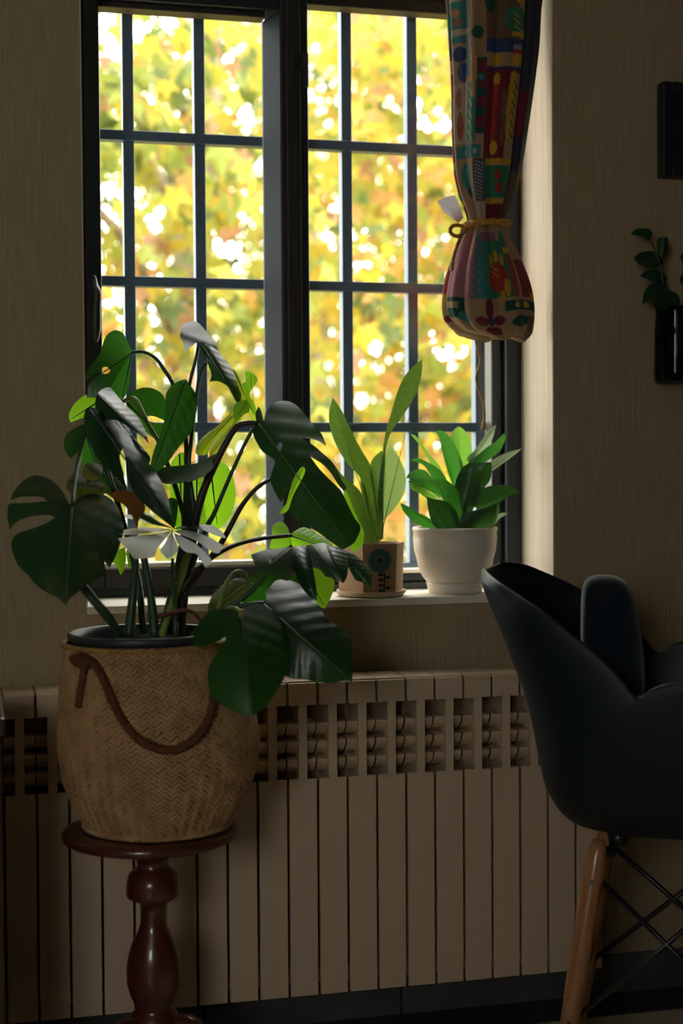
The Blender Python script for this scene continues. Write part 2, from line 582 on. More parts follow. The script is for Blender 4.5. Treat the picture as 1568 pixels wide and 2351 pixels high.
# feed pipes and wall brackets
rp = MB()
rp.tube(spline([(19 * p, -.085, .655), (19 * p + .05, -.085, .655), (19 * p + .06, -.05, .655), (19 * p + .06, -.012, .655)], 5), .011, 12)
rp.build('feed_pipe', M['radiator'], rad, smooth=True)
for k in (-2, 4, 10, 16):
    MB().box(k * p + .025, k * p + .033, -.05, -.001, .60, .63).build('wall_bracket', M['metal_dark'], rad)

# ================================================================== outdoors
M['bark'] = mat('bark', (0.16, 0.12, 0.085), 0.9, 0.1, var=((0.30, 0.25, 0.19), 10, (1, 1, .3)))
M['lawn'] = mat('garden_ground', (0.23, 0.20, 0.06), 0.95, 0.05, var=((0.32, 0.20, 0.05), 3, (1, 1, 1)))
struct('ground', MB().box(-14, 16, WT, 24, -1.4, -1.2), M['lawn'])
AUT = [((0.19, 0.225, 0.045), (0.26, 0.30, 0.045)), ((0.28, 0.27, 0.042), (0.35, 0.325, 0.040)), ((0.38, 0.285, 0.030), (0.41, 0.305, 0.028)),
       ((0.42, 0.22, 0.065), (0.43, 0.22, 0.058)), ((0.30, 0.17, 0.095), (0.31, 0.17, 0.08)), ((0.075, 0.105, 0.032), (0.12, 0.16, 0.028))]
LM = [leaf_mat('autumn_leaf_%d' % i, a, b, 0.50, 0.5, spec=0.3) for i, (a, b) in enumerate(AUT)]


def plane_leaf_mesh(name, seed):
    """five-lobed leaf, about 1 across, cupped a little, with its stalk"""
    r = random.Random(seed)
    tips = [(-118, .34), (-62, .50), (0, .62), (62, .50), (118, .34)]
    out = [(-.02, -.05)]
    for i, (a, ln) in enumerate(tips):
        ln *= r.uniform(.88, 1.12)
        if i:
            am = radians((tips[i - 1][0] + a) / 2 + r.uniform(-5, 5))
            out.append((.25 * sin(am), .25 * cos(am)))
        for da, q in ((-13, .62), (0, 1.0), (13, .62)):
            t = radians(a + da)
            out.append((ln * q * sin(t), ln * q * cos(t)))
    out.append((.02, -.05))
    v = [(x, y, -.25 * x * x - .18 * max(0, y) ** 2 + .03 * r.uniform(-1, 1)) for x, y in out]
    n = len(v)
    v.append((0, .04, .02))
    f = [(n, i, i + 1) for i in range(n - 1)]
    b = len(v)
    v += [(-.012, -.04, 0), (.012, -.04, 0), (.006, -.38, -.06), (-.006, -.38, -.06)]
    f.append((b, b + 1, b + 2, b + 3))
    return v, f


PROTO = [plane_leaf_mesh('leaf', i) for i in range(4)]


def tree(name, label, base, trunk_pts, rad_, boxes, n, weights, seed, xlim, size=(.12, .21)):
    r = random.Random(seed)
    root = empty(name, base, label, 'tree', 'autumn trees outside the window')
    tb = MB().tube(spline(trunk_pts, 6), rad_, 14)
    tb.build('trunk', M['bark'], root, smooth=True)
    for k in range(9):
        t = r.uniform(.35, .95)
        a = Vector(spline(trunk_pts, 6)[int(t * (len(trunk_pts) - 1) * 6)])
        x0, x1, y0, y1, z0, z1 = boxes[k % len(boxes)]
        e = Vector((r.uniform(x0, x1), r.uniform(y0, y1), r.uniform(max(z0, a.z - .3), z1)))
        m_ = a.lerp(e, .5) + Vector((0, 0, .18))
        MB().tube(spline([a, m_, e], 6), [.05, .025, .008], 7).build('branch', M['bark'], root, smooth=True)
    items = []
    while len(items) < n:
        x0, x1, y0, y1, z0, z1 = r.choice(boxes)
        c = Vector((r.uniform(x0, x1), r.uniform(y0, y1), r.uniform(z0, z1)))
        # leaves gather in sprays
        for q in range(r.randint(4, 9)):
            pnt = c + Vector((r.gauss(0, .15), r.gauss(0, .15), r.gauss(0, .12)))
            sz = r.uniform(*size)
            pnt.x = max(xlim[0], min(xlim[1], pnt.x))
            w = weights(pnt)
            mi = r.choices(range(6), w)[0]
            rot = Matrix.Rotation(r.uniform(0, 2 * pi), 4, 'Z') @ Matrix.Rotation(r.gauss(-1.0, .55), 4, 'X') @ Matrix.Rotation(r.gauss(0, .5), 4, 'Y')
            items.append((pnt, sz, mi, rot))
    # hollows in the crown let the sky through
    def gap(pn):
        return any(((pn.x - h[0]) / h[3]) ** 2 + ((pn.y - h[1]) / h[4]) ** 2 + ((pn.z - h[2]) / h[3]) ** 2 < 1 for h in HOLES)
    items = [it for it in items if not gap(it[0])]
    items.sort(key=lambda it: (it[0] - CAM).length / it[1] + (40 if not in_view(it[0]) else 0))
    cache = {}
    for i, (pnt, sz, mi, rot) in enumerate(items[:300]):
        key = (i % 4, mi)
        if key not in cache:
            v, f = PROTO[i % 4]
            me = bpy.data.meshes.new('leaf'); me.from_pydata(v, [], f); me.materials.append(LM[mi]); cache[key] = me
        o = bpy.data.objects.new('leaf', cache[key]); COL.objects.link(o); o.parent = root
        o.matrix_local = Matrix.Translation(pnt - Vector(base)) @ rot @ Matrix.Scale(sz, 4)
    V, F_, MI = [], [], []
    for i, (pnt, sz, mi, rot) in enumerate(items[300:]):
        v, f = PROTO[i % 4]
        T = Matrix.Translation(pnt - Vector(base)) @ rot @ Matrix.Scale(sz, 4)
        b = len(V)
        V += [T @ Vector(q) for q in v]
        F_ += [tuple(b + j for j in q) for q in f]
        MI += [mi] * len(f)
    me = bpy.data.meshes.new('foliage'); me.from_pydata([tuple(q) for q in V], [], F_)
    for m_ in LM: me.materials.append(m_)
    me.polygons.foreach_set('material_index', MI)
    o = bpy.data.objects.new('foliage', me); COL.objects.link(o); o.parent = root; o['kind'] = 'stuff'
    return root


def in_view(pn):
    d = pn - CAM
    z = d.dot(FW)
    px, py = 784 + FPX * d.dot(RT) / z, 1175 - FPX * d.dot(UP) / z
    return 230 < px < 1110 and 0 < py < 1280


# hollows in the crowns (x, y, z, radius, reach in depth)
HOLES = [
    (2.21, 4.4, 3.03, 0.16, 1.5),
    (3.58, 8.7, 4.18, 0.248, 1.3),
    (2.18, 4.4, 3.35, 0.09, 1.5),
    (3.53, 8.7, 4.69, 0.139, 1.3),
    (0.88, 4.4, 3.29, 0.08, 1.5),
    (1.46, 8.7, 4.59, 0.124, 1.3),
    (0.72, 4.4, 2.37, 0.11, 1.5),
    (1.21, 8.7, 3.13, 0.171, 1.3),
    (1.38, 4.4, 1.58, 0.1, 1.5),
    (2.26, 8.7, 1.86, 0.155, 1.3),
    (2.34, 4.4, 1.79, 0.12, 1.5),
    (3.79, 8.7, 2.2, 0.186, 1.3),
    (0.55, 4.4, 2.39, 0.12, 1.5),
    (0.94, 8.7, 3.16, 0.186, 1.3),
    (1.65, 4.4, 1.6, 0.1, 1.5),
    (2.69, 8.7, 1.9, 0.155, 1.3),
]


def w_left(pn):
    h = (pn.z - .6) / 2.4
    return (3.6 + 2 * h, 4.2, 2.2 - 1.2 * h, .8, .7 + .4 * h, 1.2 + 2.2 * h)


def w_far(pn):
    return (3.4, 4.2, 2.4, .8, .8, 1.4)


def w_right(pn):
    h = (pn.z - .6) / 2.4
    return (2.2 + h, 3.6, 3.8, 2.4 - 1.2 * h, .8, .7 + .7 * h)


tree('plane_tree', 'pale yellow plane tree standing farthest back in the garden',
     (2.6, 9.0, -1.2), [(2.6, 9.0, -1.25), (2.65, 9.0, 1.2), (2.5, 9.1, 3.0), (2.6, 9.1, 6.5)], [.20, .17, .13, .04],
     [(-.4, 3.0, 7.6, 9.6, -.8, 5.2), (2.0, 5.8, 7.6, 9.8, -.8, 5.2)], 7000, w_far, 31, (-9, 9), (.16, .28))
tree('plane_tree', 'yellow green plane tree filling the panes left of the mullion',
     (1.05, 4.9, -1.2), [(1.05, 4.9, -1.25), (1.08, 4.9, .6), (1.02, 4.95, 1.9), (1.15, 5.0, 3.6), (1.1, 5.1, 5.4)], [.16, .13, .11, .08, .03],
     [(-.3, 1.2, 2.9, 4.6, -.1, 3.5), (-1.4, .2, 3.0, 5.4, -.4, 3.3), (.0, 1.25, 3.4, 5.6, .0, 3.8)], 4800, w_left, 11, (-9, 1.28))
tree('plane_tree', 'orange and yellow plane tree filling the panes between mullion and curtain',
     (2.9, 5.6, -1.2), [(2.9, 5.6, -1.25), (2.8, 5.6, .8), (2.95, 5.7, 2.2), (2.7, 5.7, 4.0), (2.8, 5.8, 5.5)], [.18, .15, .12, .08, .03],
     [(1.55, 2.7, 2.9, 4.8, -.1, 3.5), (2.2, 4.0, 3.4, 6.0, -.4, 3.6), (1.55, 3.2, 3.8, 6.0, .0, 3.9)], 5200, w_right, 23, (1.47, 9))

# ================================================================== plants
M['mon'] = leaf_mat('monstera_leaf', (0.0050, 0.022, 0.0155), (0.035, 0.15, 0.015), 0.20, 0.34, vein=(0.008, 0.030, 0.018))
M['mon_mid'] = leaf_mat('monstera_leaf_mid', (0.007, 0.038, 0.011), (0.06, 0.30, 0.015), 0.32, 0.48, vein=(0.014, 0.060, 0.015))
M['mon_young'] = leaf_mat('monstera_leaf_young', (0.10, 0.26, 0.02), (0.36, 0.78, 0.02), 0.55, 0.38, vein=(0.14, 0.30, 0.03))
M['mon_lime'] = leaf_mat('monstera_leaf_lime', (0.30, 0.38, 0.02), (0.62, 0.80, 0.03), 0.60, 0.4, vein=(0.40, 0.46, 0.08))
M['mon_pale_sheen'] = leaf_mat('monstera_leaf_pale_sheen', (0.040, 0.066, 0.052), (0.08, 0.20, 0.04), 0.18, 0.40)  # pale underside green, also stands in for sky sheen on glossy leaves
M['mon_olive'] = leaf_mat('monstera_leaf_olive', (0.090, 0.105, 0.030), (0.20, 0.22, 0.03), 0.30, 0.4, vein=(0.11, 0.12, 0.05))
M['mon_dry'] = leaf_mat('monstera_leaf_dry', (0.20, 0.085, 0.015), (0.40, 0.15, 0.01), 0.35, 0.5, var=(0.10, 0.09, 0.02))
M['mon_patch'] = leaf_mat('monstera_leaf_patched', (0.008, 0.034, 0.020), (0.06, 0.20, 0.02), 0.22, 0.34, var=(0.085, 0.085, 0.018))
M['petiole'] = mat('petiole', (0.030, 0.075, 0.028), 0.45, 0.5)
M['petiole_brown'] = mat('petiole_brown', (0.040, 0.030, 0.022), 0.5, 0.4)
M['petiole_light'] = mat('petiole_light', (0.20, 0.30, 0.06), 0.45, 0.5)
M['root'] = mat('aerial_root', (0.13, 0.055, 0.025), 0.7, 0.3)
M['midrib'] = mat('midrib', (0.10, 0.17, 0.06), 0.4, 0.5)
M['midrib_dark'] = mat('midrib_dark', (0.030, 0.085, 0.040), 0.4, 0.5)


def smooth_outline(pts, k=4):
    """closed Catmull-Rom; sharp corners stay sharp"""
    n = len(pts)
    P = [Vector(p) for p in pts]
    sharp = []
    for i in range(n):
        a, b = P[i] - P[i - 1], P[(i + 1) % n] - P[i]
        if a.length < 1e-6 or b.length < 1e-6:
            sharp.append(True); continue
        sharp.append(a.normalized().dot(b.normalized()) < 0.05)
    out = []
    for i in range(n):
        b, c = P[i], P[(i + 1) % n]
        tb = (c - P[i - 1]) * .5 if not sharp[i] else (c - b) * .6
        tc = (P[(i + 2) % n] - b) * .5 if not sharp[(i + 1) % n] else (c - b) * .6
        L = (c - b).length
        if tb.length > 1.4 * L: tb *= 1.4 * L / tb.length
        if tc.length > 1.4 * L: tc *= 1.4 * L / tc.length
        kk = max(2, min(k, int(L / 5) + 1))
        for j in range(kk):
            t = j / kk
            out.append(b * (2 * t ** 3 - 3 * t * t + 1) + tb * (t ** 3 - 2 * t * t + t) + c * (3 * t * t - 2 * t ** 3) + tc * (t ** 3 - t * t))
    return out


def inside(p, poly):
    x, y = p
    r = False
    n = len(poly)
    for i in range(n):
        x0, y0 = poly[i]; x1, y1 = poly[i - 1]
        if (y0 > y) != (y1 > y) and x < (x1 - x0) * (y - y0) / (y1 - y0) + x0:
            r = not r
    return r


def leaf(parent, m, outline, base, tip, yb, yt, dl=.03, dr=.03, bow=0.0, holes=(), rib=None, ribr=2.2, step=None, name='leaf', fold=1.35, ribmat='midrib_dark', ripple=None):
    """outline, base and tip in photograph pixels give the size; yb/yt are the real depths of base and tip,
    dl/dr push the two halves of the blade back (+) or forward (-), bow arches it along its length"""
    OS = outline if isinstance(outline[0][0], (tuple, list)) else [outline]
    OS = [[(q.x, q.y) for q in smooth_outline([Vector((x, y)) for x, y in oo])] for oo in OS]
    H = [[(q.x, q.y) for q in smooth_outline([Vector((x, y)) for x, y in h])] for h in holes]
    b, t = Vector(base), Vector(tip)
    ax = (t - b); L = ax.length; ax /= L
    nx = Vector((-ax.y, ax.x))
    hw = max(abs((Vector(q) - b).dot(nx)) for O in OS for q in O)
    rip = min(.0018, L * 0.7e-5) if ripple is None else ripple

    def depth(q):
        u = (q - b).dot(ax) / L
        w = (q - b).dot(nx) / hw
        y = yb + (yt - yb) * u + bow * 4 * u * (1 - u) + (dr if w > 0 else dl) * abs(w) ** fold
        y += rip * sin(2 * pi * (7 * u - 2.0 * abs(w))) * min(1, abs(w) * 2.5)
        return y, u, w
    V, UV, F_ = [], [], []
    for O in OS:
        xs, ys = [q[0] for q in O], [q[1] for q in O]
        ext = min(max(xs) - min(xs), max(ys) - min(ys))
        st = step or max(5.0, ext / (9 if ext < 110 else 18))
        pts = [Vector(q) for q in O]
        edges = [(i, (i + 1) % len(O)) for i in range(len(O))]
        HH = [h for h in H if inside(h[0], O)]
        for h in HH:
            s0 = len(pts)
            pts += [Vector(q) for q in h]
            edges += [(s0 + i, s0 + (i + 1) % len(h)) for i in range(len(h))]
        y = min(ys) + st * .5
        row = 0
        while y < max(ys):
            x = min(xs) + st * (.5 if row % 2 else .25)
            while x < max(xs):
                if inside((x, y), O) and not any(inside((x, y), h) for h in HH):
                    if min((q[0] - x) ** 2 + (q[1] - y) ** 2 for q in O) > (st * .35) ** 2:
                        pts.append(Vector((x, y)))
                x += st
            y += st * .9; row += 1
        vs, _, fs, *_r = delaunay_2d_cdt(pts, edges, [], 0, 0.01)
        n0 = len(V)
        for q in vs:
            y, u, w = depth(q)
            V.append(un(q.x, q.y, y)); UV.append((u, w))
        for f in fs:
            c = sum((vs[i] for i in f), Vector((0, 0))) / len(f)
            if inside(c, O) and not any(inside(c, h) for h in HH):
                F_.append(tuple(n0 + i for i in f))
    o = mobj(name, V, F_, M[m] if isinstance(m, str) else m, parent, smooth=True)
    uvl = o.data.uv_layers.new(name='UVMap')
    for lp in o.data.loops:
        uvl.data[lp.index].uv = UV[lp.vertex_index]
    if rib is None: rib = 0.93
    if rib > 0:
        pr, rr = [], []
        n = 14
        for i in range(n + 1):
            u = rib * i / n
            q = b + ax * (L * u)
            if not any(inside((q.x, q.y), O) for O in OS) and i not in (0,):
                continue
            y, _, _ = depth(q)
            c = un(q.x, q.y, y - .0015)
            pr.append(c); rr.append(ribr / scale_at(c) * (1 - .75 * u))
        if len(pr) > 3:
            v, f = tube(pr, rr, 6)
            mobj('midrib', v, f, M[ribmat], o, smooth=True)
    return o


def stem(parent, m, pts, rpx, name='petiole'):
    """pts: (px, py, depth)"""
    P = [un(*q) for q in pts]
    P = spline(P, 5)
    rr = rpx if hasattr(rpx, '__len__') else [rpx, rpx]
    n = len(P)
    R_ = [interp([(i / (len(rr) - 1), r) for i, r in enumerate(rr)], j / (n - 1)) / scale_at(P[j]) for j in range(n)]
    v, f = tube(P, R_, 8)
    return mobj(name, v, f, M[m], parent, smooth=True)


# ------------------------------------------------------------------ the pedestal stand, the basket and the monstera
YP = -0.36
M['stand_wood'] = mat('stand_wood', (0.105, 0.026, 0.016), 0.28, 0.5, var=((0.055, 0.014, 0.010), 7, (1, 1, .25)), coat=.4)
pc = un(347, 1897, YP)
KS = scale_at(pc)
TOPZ = pc.z
stand = empty('pedestal_stand', (pc.x, YP, 0), 'small round dark red wooden pedestal stand with a turned column under the basket', 'stand')
R_ = 203 / KS
prof = [(.001, TOPZ), (R_ - .012, TOPZ), (R_ - .004, TOPZ - .002), (R_, TOPZ - .008), (R_ - .001, TOPZ - .015), (R_ - .008, TOPZ - .019), (R_ - .02, TOPZ - .022), (.001, TOPZ - .022)]
v, f = lathe(prof, (pc.x, YP), 72)
mobj('tabletop', v, f, M['stand_wood'], stand, smooth=True)
cx = un(352, 2100, YP).x
def zc(py): return un(352, py, YP).z
col = [(1935, 30), (1936, 58), (1942, 62), (1955, 61), (1962, 52), (1968, 38), (1986, 35), (1994, 42), (2004, 55), (2022, 60), (2046, 62), (2056, 60), (2062, 50), (2067, 31), (2090, 29), (2118, 30), (2136, 36), (2160, 48), (2190, 58), (2222, 63), (2255, 62), (2282, 54), (2300, 46), (2310, 41), (2318, 46), (2330, 55), (2352, 60), (2372, 58), (2380, 46), (2392, 40)]
prof = [(r / KS, zc(y)) for y, r in col]
v, f = lathe(prof, (cx, YP), 40)
mobj('turned_column', v, f, M['stand_wood'], stand, smooth=True)
for k in range(3):
    a = radians(90 + 120 * k)
    z1 = zc(2360)
    P = spline([(cx + .02 * cos(a), YP + .02 * sin(a), z1), (cx + .07 * cos(a), YP + .07 * sin(a), z1 + .005), (cx + .12 * cos(a), YP + .12 * sin(a), .07), (cx + .16 * cos(a), YP + .16 * sin(a), .018), (cx + .18 * cos(a), YP + .18 * sin(a), .012)], 5)
    v, f = tube(P, [.018, .02, .018, .014, .012], 10)
    mobj('foot', v, f, M['stand_wood'], stand, smooth=True)

M['straw'] = mat('straw', (0.56, 0.35, 0.165), 0.6, 0.3, var=((0.38, 0.225, 0.10), 30, (1, 1, 1)))
M['straw_gap_shade'] = mat('straw_gap_shade', (0.030, 0.017, 0.008), 0.8, 0.2)  # near-black base puts shade into the gaps of the weave
M['straw_edge'] = mat('straw_binding', (0.46, 0.27, 0.09), 0.6, 0.3, var=((0.30, 0.16, 0.05), 60, (1, 1, 1)))
M['rope_brown'] = mat('brown_rope', (0.14, 0.055, 0.022), 0.7, 0.2, var=((0.11, 0.040, 0.016), 90, (1, 1, 1)))
M['pot_black'] = mat('black_plastic', (0.030, 0.036, 0.040), 0.42, 0.5)
M['soil'] = mat('potting_soil', (0.028, 0.020, 0.014), 0.95, 0.1, var=((0.07, 0.05, 0.035), 90, (1, 1, 1)), bump=(90, 1.0, (1, 1, 1)))
# radius and centre of the soft basket by height (pixels -> metres)
BK = [(1468, 333, 179), (1500, 335, 182), (1560, 345, 200), (1620, 358, 218), (1680, 365, 227), (1740, 366, 225), (1790, 364, 214), (1830, 362, 196), (1862, 361, 178), (1890, 360, 164), (1906, 360, 160)]
def bprof(py):
    c = smoothtab([(a, b) for a, b, _ in BK], py)
    r = smoothtab([(a, b) for a, _, b in BK], py)
    return un(c, 1700, YP).x, r / KS, un(350, py, YP).z
basket = empty('woven_basket', (un(360, 1900, YP).x, YP, TOPZ), 'straw basket in herringbone weave with a brown rope handle on the pedestal stand', 'basket')
ZB0 = TOPZ + .001
rows = [1472 + (1896 - 1472) * i / 30 for i in range(31)]
# inner wall and bottom
v, f = [], []
NB = 64
allr = [bprof(y) for y in rows]
zz0, zz1 = allr[-1][2], allr[0][2]
def zmap(z): return ZB0 + (z - zz0) * (zz1 - ZB0) / (zz1 - zz0)
for (c, r, z) in allr:
    for j in range(NB):
        a = 2 * pi * j / NB
        v.append((c + (r - .004) * cos(a), YP + (r - .004) * sin(a), zmap(z)))
for i in range(len(rows) - 1):
    for j in range(NB):
        k = (j + 1) % NB
        f.append((i * NB + j, (i + 1) * NB + j, (i + 1) * NB + k, i * NB + k))
f.append(tuple((len(rows) - 1) * NB + j for j in range(NB)))
mobj('basket_wall', v, f, M['straw_gap_shade'], basket, smooth=True)
# herringbone strands: slanted flat strips, each tucked under its neighbour
NC, NRW = 96, 38
wv = MB()
rs = random.Random(3)
def bpt(pa, py, lift):
    c, r, z = bprof(py)
    return Vector((c + (r + lift) * cos(pa), YP + (r + lift) * sin(pa), zmap(z)))
da = 2 * pi / NC
RH = (1888 - 1476) / NRW
for j in range(NC):
    sl = 1 if j % 2 else -1
    for i in range(NRW):
        yc_ = 1476 + RH * (i + .5) + rs.uniform(-.5, .5)
        ac = da * (j + .5)
        li = .0018 + rs.uniform(0, .0008)
        q = []
        for (t, lift) in ((-.52, li - .0009), (-.25, li), (.25, li), (.52, li - .0009)):
            ym = yc_ + sl * t * RH * 1.15
            for (e, dl_) in ((-.45, -.0034), (-.30, 0), (.30, 0), (.45, -.0034)):
                q.append(bpt(ac + da * t, max(1472, min(1892, ym + e * RH)), lift + dl_))
        fa = []
        for r_ in range(3):
            for c_ in range(3):
                b_ = r_ * 4 + c_
                fa.append((b_, b_ + 1, b_ + 5, b_ + 4))
        wv.add(q, fa)
wo = wv.build('herringbone_weave', M['straw'], basket, smooth=True); wo['kind'] = 'stuff'
# bound rims, twisted
def ring_twist(py, rr, n, lift, m, name):
    mb = MB()
    for ph in (0, pi):
        P = []
        for j in range(n + 1):
            a = 2 * pi * j / n
            tw = 60 * a + ph
            c, r, z = bprof(py)
            P.append(Vector((c + (r + lift + rr * .6 * cos(tw)) * cos(a), YP + (r + lift + rr * .6 * cos(tw)) * sin(a), zmap(z) + rr * .6 * sin(tw))))
        mb.tube(P, rr * .75, 5, cap=False)
    return mb.build(name, m, basket, smooth=True)
ring_twist(1474, .0042, 480, .001, M['straw_edge'], 'rim_binding')
ring_twist(1888, .0040, 480, .001, M['straw'], 'foot_binding')


def rope(parent, m, P, rr, turns, name, strands=3):
    P = [Vector(p) for p in P]
    mb = MB()
    n = len(P)
    nrm = None
    fr_ = []
    for i in range(n):
        t = (P[min(i + 1, n - 1)] - P[max(i - 1, 0)]).normalized()
        nrm = t.orthogonal().normalized() if nrm is None else (nrm - t * nrm.dot(t)).normalized()
        fr_.append((nrm.copy(), t.cross(nrm)))
    for k in range(strands):
        Q = []
        for i in range(n):
            a = turns * 2 * pi * i / (n - 1) + 2 * pi * k / strands
            Q.append(P[i] + (fr_[i][0] * cos(a) + fr_[i][1] * sin(a)) * rr * .5)
        mb.tube(Q, rr * .58, 6)
    return mb.build(name, m, parent, smooth=True)


def on_basket(px, py, lift):
    """point on the front of the basket wall"""
    c, r, z = bprof(py)
    y = YP
    for _ in range(6):
        x = un(px, py, y).x
        k = max(-1, min(1, (x - c) / (r + lift)))
        y = YP - (r + lift) * sqrt(max(0, 1 - k * k))
    return Vector((un(px, py, y).x, y, zmap(z)))
hp_ = spline([on_basket(px, py, .006) for px, py in ((172, 1494), (190, 1490), (215, 1500), (236, 1530), (255, 1570), (278, 1612), (308, 1648), (350, 1672), (396, 1681), (435, 1668), (463, 1646), (483, 1612), (492, 1575), (500, 1545))], 10)
rope(basket, M['rope_brown'], hp_, 10.5 / KS, 26, 'rope_handle')
kn = spline([on_basket(px, py, .010) for px, py in ((165, 1492), (178, 1502), (192, 1496), (182, 1488), (196, 1506), (205, 1496))], 6)
rope(basket, M['rope_brown'], kn, 9.5 / KS, 6, 'rope_knot')
rope(basket, M['rope_brown'], spline([on_basket(px, py, .008) for px, py in ((192, 1505), (189, 1535), (183, 1565), (179, 1594))], 8), 9 / KS, 6, 'rope_tail')

# black nursery pot in the basket
pr_c = un(330, 1448, YP)
nr = 172 / KS
rz = pr_c.z
pot = empty('nursery_pot', (pr_c.x, YP, TOPZ + .004), 'black plastic nursery pot filled with soil inside the straw basket', 'pot')
prof = [(.095, TOPZ + .004), (.105, TOPZ + .10), (nr - .016, rz - .035), (nr - .005, rz - .030), (nr - .003, rz - .014), (nr, rz - .013), (nr + .001, rz - .003), (nr - .003, rz), (nr - .008, rz - .001), (nr - .011, rz - .012), (nr - .013, rz - .04), (nr - .016, rz - .06)]
v, f = lathe(prof, (pr_c.x, YP), 64)
mobj('pot_shell', v, f[:-1], M['pot_black'], pot, smooth=True)
sr = random.Random(5)
v, f = [], []
n1, n2 = 16, 48
v.append((pr_c.x, YP, rz - .026))
for i in range(1, n1 + 1):
    for j in range(n2):
        a = 2 * pi * j / n2
        r = (nr - .0135) * i / n1
        v.append((pr_c.x + r * cos(a), YP + r * sin(a), rz - .028 + sr.uniform(-.004, .005)))
for j in range(n2):
    f.append((0, 1 + j, 1 + (j + 1) % n2))
for i in range(n1 - 1):
    for j in range(n2):
        k = (j + 1) % n2
        f.append((1 + i * n2 + j, 1 + (i + 1) * n2 + j, 1 + (i + 1) * n2 + k, 1 + i * n2 + k))
so = mobj('soil', v, f, M['soil'], pot, smooth=True)
so['kind'] = 'stuff'

mon = empty('monstera_plant', (pr_c.x, YP, rz - .03), 'large monstera with split glossy leaves growing from the black pot in the basket', 'plant')
Y = YP
# --- back: leaves the daylight shines through
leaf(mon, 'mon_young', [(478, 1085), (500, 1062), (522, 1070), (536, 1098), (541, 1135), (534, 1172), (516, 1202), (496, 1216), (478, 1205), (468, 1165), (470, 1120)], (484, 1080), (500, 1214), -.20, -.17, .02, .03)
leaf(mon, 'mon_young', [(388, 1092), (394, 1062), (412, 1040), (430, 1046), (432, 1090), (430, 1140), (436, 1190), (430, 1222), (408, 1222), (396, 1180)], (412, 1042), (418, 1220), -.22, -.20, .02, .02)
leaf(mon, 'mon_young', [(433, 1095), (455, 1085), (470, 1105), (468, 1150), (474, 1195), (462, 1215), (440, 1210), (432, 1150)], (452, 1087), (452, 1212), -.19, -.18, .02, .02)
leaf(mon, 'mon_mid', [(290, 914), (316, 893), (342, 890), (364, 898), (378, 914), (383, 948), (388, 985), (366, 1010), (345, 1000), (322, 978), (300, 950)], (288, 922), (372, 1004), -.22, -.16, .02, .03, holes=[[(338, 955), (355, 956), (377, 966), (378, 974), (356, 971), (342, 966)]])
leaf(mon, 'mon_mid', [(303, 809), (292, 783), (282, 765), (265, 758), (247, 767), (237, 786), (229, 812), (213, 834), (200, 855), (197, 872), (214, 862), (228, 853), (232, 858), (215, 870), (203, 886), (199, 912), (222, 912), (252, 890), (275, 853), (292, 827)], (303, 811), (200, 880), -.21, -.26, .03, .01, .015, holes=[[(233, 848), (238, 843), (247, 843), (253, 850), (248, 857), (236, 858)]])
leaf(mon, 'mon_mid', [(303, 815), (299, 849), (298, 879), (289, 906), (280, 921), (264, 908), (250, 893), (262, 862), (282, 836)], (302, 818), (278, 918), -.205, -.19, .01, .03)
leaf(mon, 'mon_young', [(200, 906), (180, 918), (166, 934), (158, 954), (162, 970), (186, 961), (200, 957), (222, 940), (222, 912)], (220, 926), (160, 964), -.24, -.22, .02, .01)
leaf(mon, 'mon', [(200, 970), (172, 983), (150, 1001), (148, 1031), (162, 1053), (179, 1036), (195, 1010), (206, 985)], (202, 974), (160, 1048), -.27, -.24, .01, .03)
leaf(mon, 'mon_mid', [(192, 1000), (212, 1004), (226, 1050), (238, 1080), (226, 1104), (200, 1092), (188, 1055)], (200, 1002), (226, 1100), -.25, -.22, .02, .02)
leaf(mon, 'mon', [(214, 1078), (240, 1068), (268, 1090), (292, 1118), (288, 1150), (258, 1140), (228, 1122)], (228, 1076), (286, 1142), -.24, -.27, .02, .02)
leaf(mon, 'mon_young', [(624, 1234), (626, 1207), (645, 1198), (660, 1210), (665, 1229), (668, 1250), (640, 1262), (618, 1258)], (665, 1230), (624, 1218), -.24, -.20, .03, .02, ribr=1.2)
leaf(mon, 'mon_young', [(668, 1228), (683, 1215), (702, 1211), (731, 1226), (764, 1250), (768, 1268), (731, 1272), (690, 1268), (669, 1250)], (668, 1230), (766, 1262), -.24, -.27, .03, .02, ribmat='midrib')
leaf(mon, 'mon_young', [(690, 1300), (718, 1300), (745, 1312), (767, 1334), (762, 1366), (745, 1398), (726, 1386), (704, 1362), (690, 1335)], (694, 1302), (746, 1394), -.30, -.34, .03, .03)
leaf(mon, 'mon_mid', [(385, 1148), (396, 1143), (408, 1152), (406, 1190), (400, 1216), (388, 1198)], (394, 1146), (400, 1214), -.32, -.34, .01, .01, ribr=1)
leaf(mon, 'mon_young', [(252, 1290), (266, 1297), (277, 1321), (287, 1302), (290, 1262), (306, 1282), (303, 1299), (296, 1303), (286, 1255), (262, 1270)], (270, 1268), (277, 1318), -.30, -.31, .01, .01, rib=0)
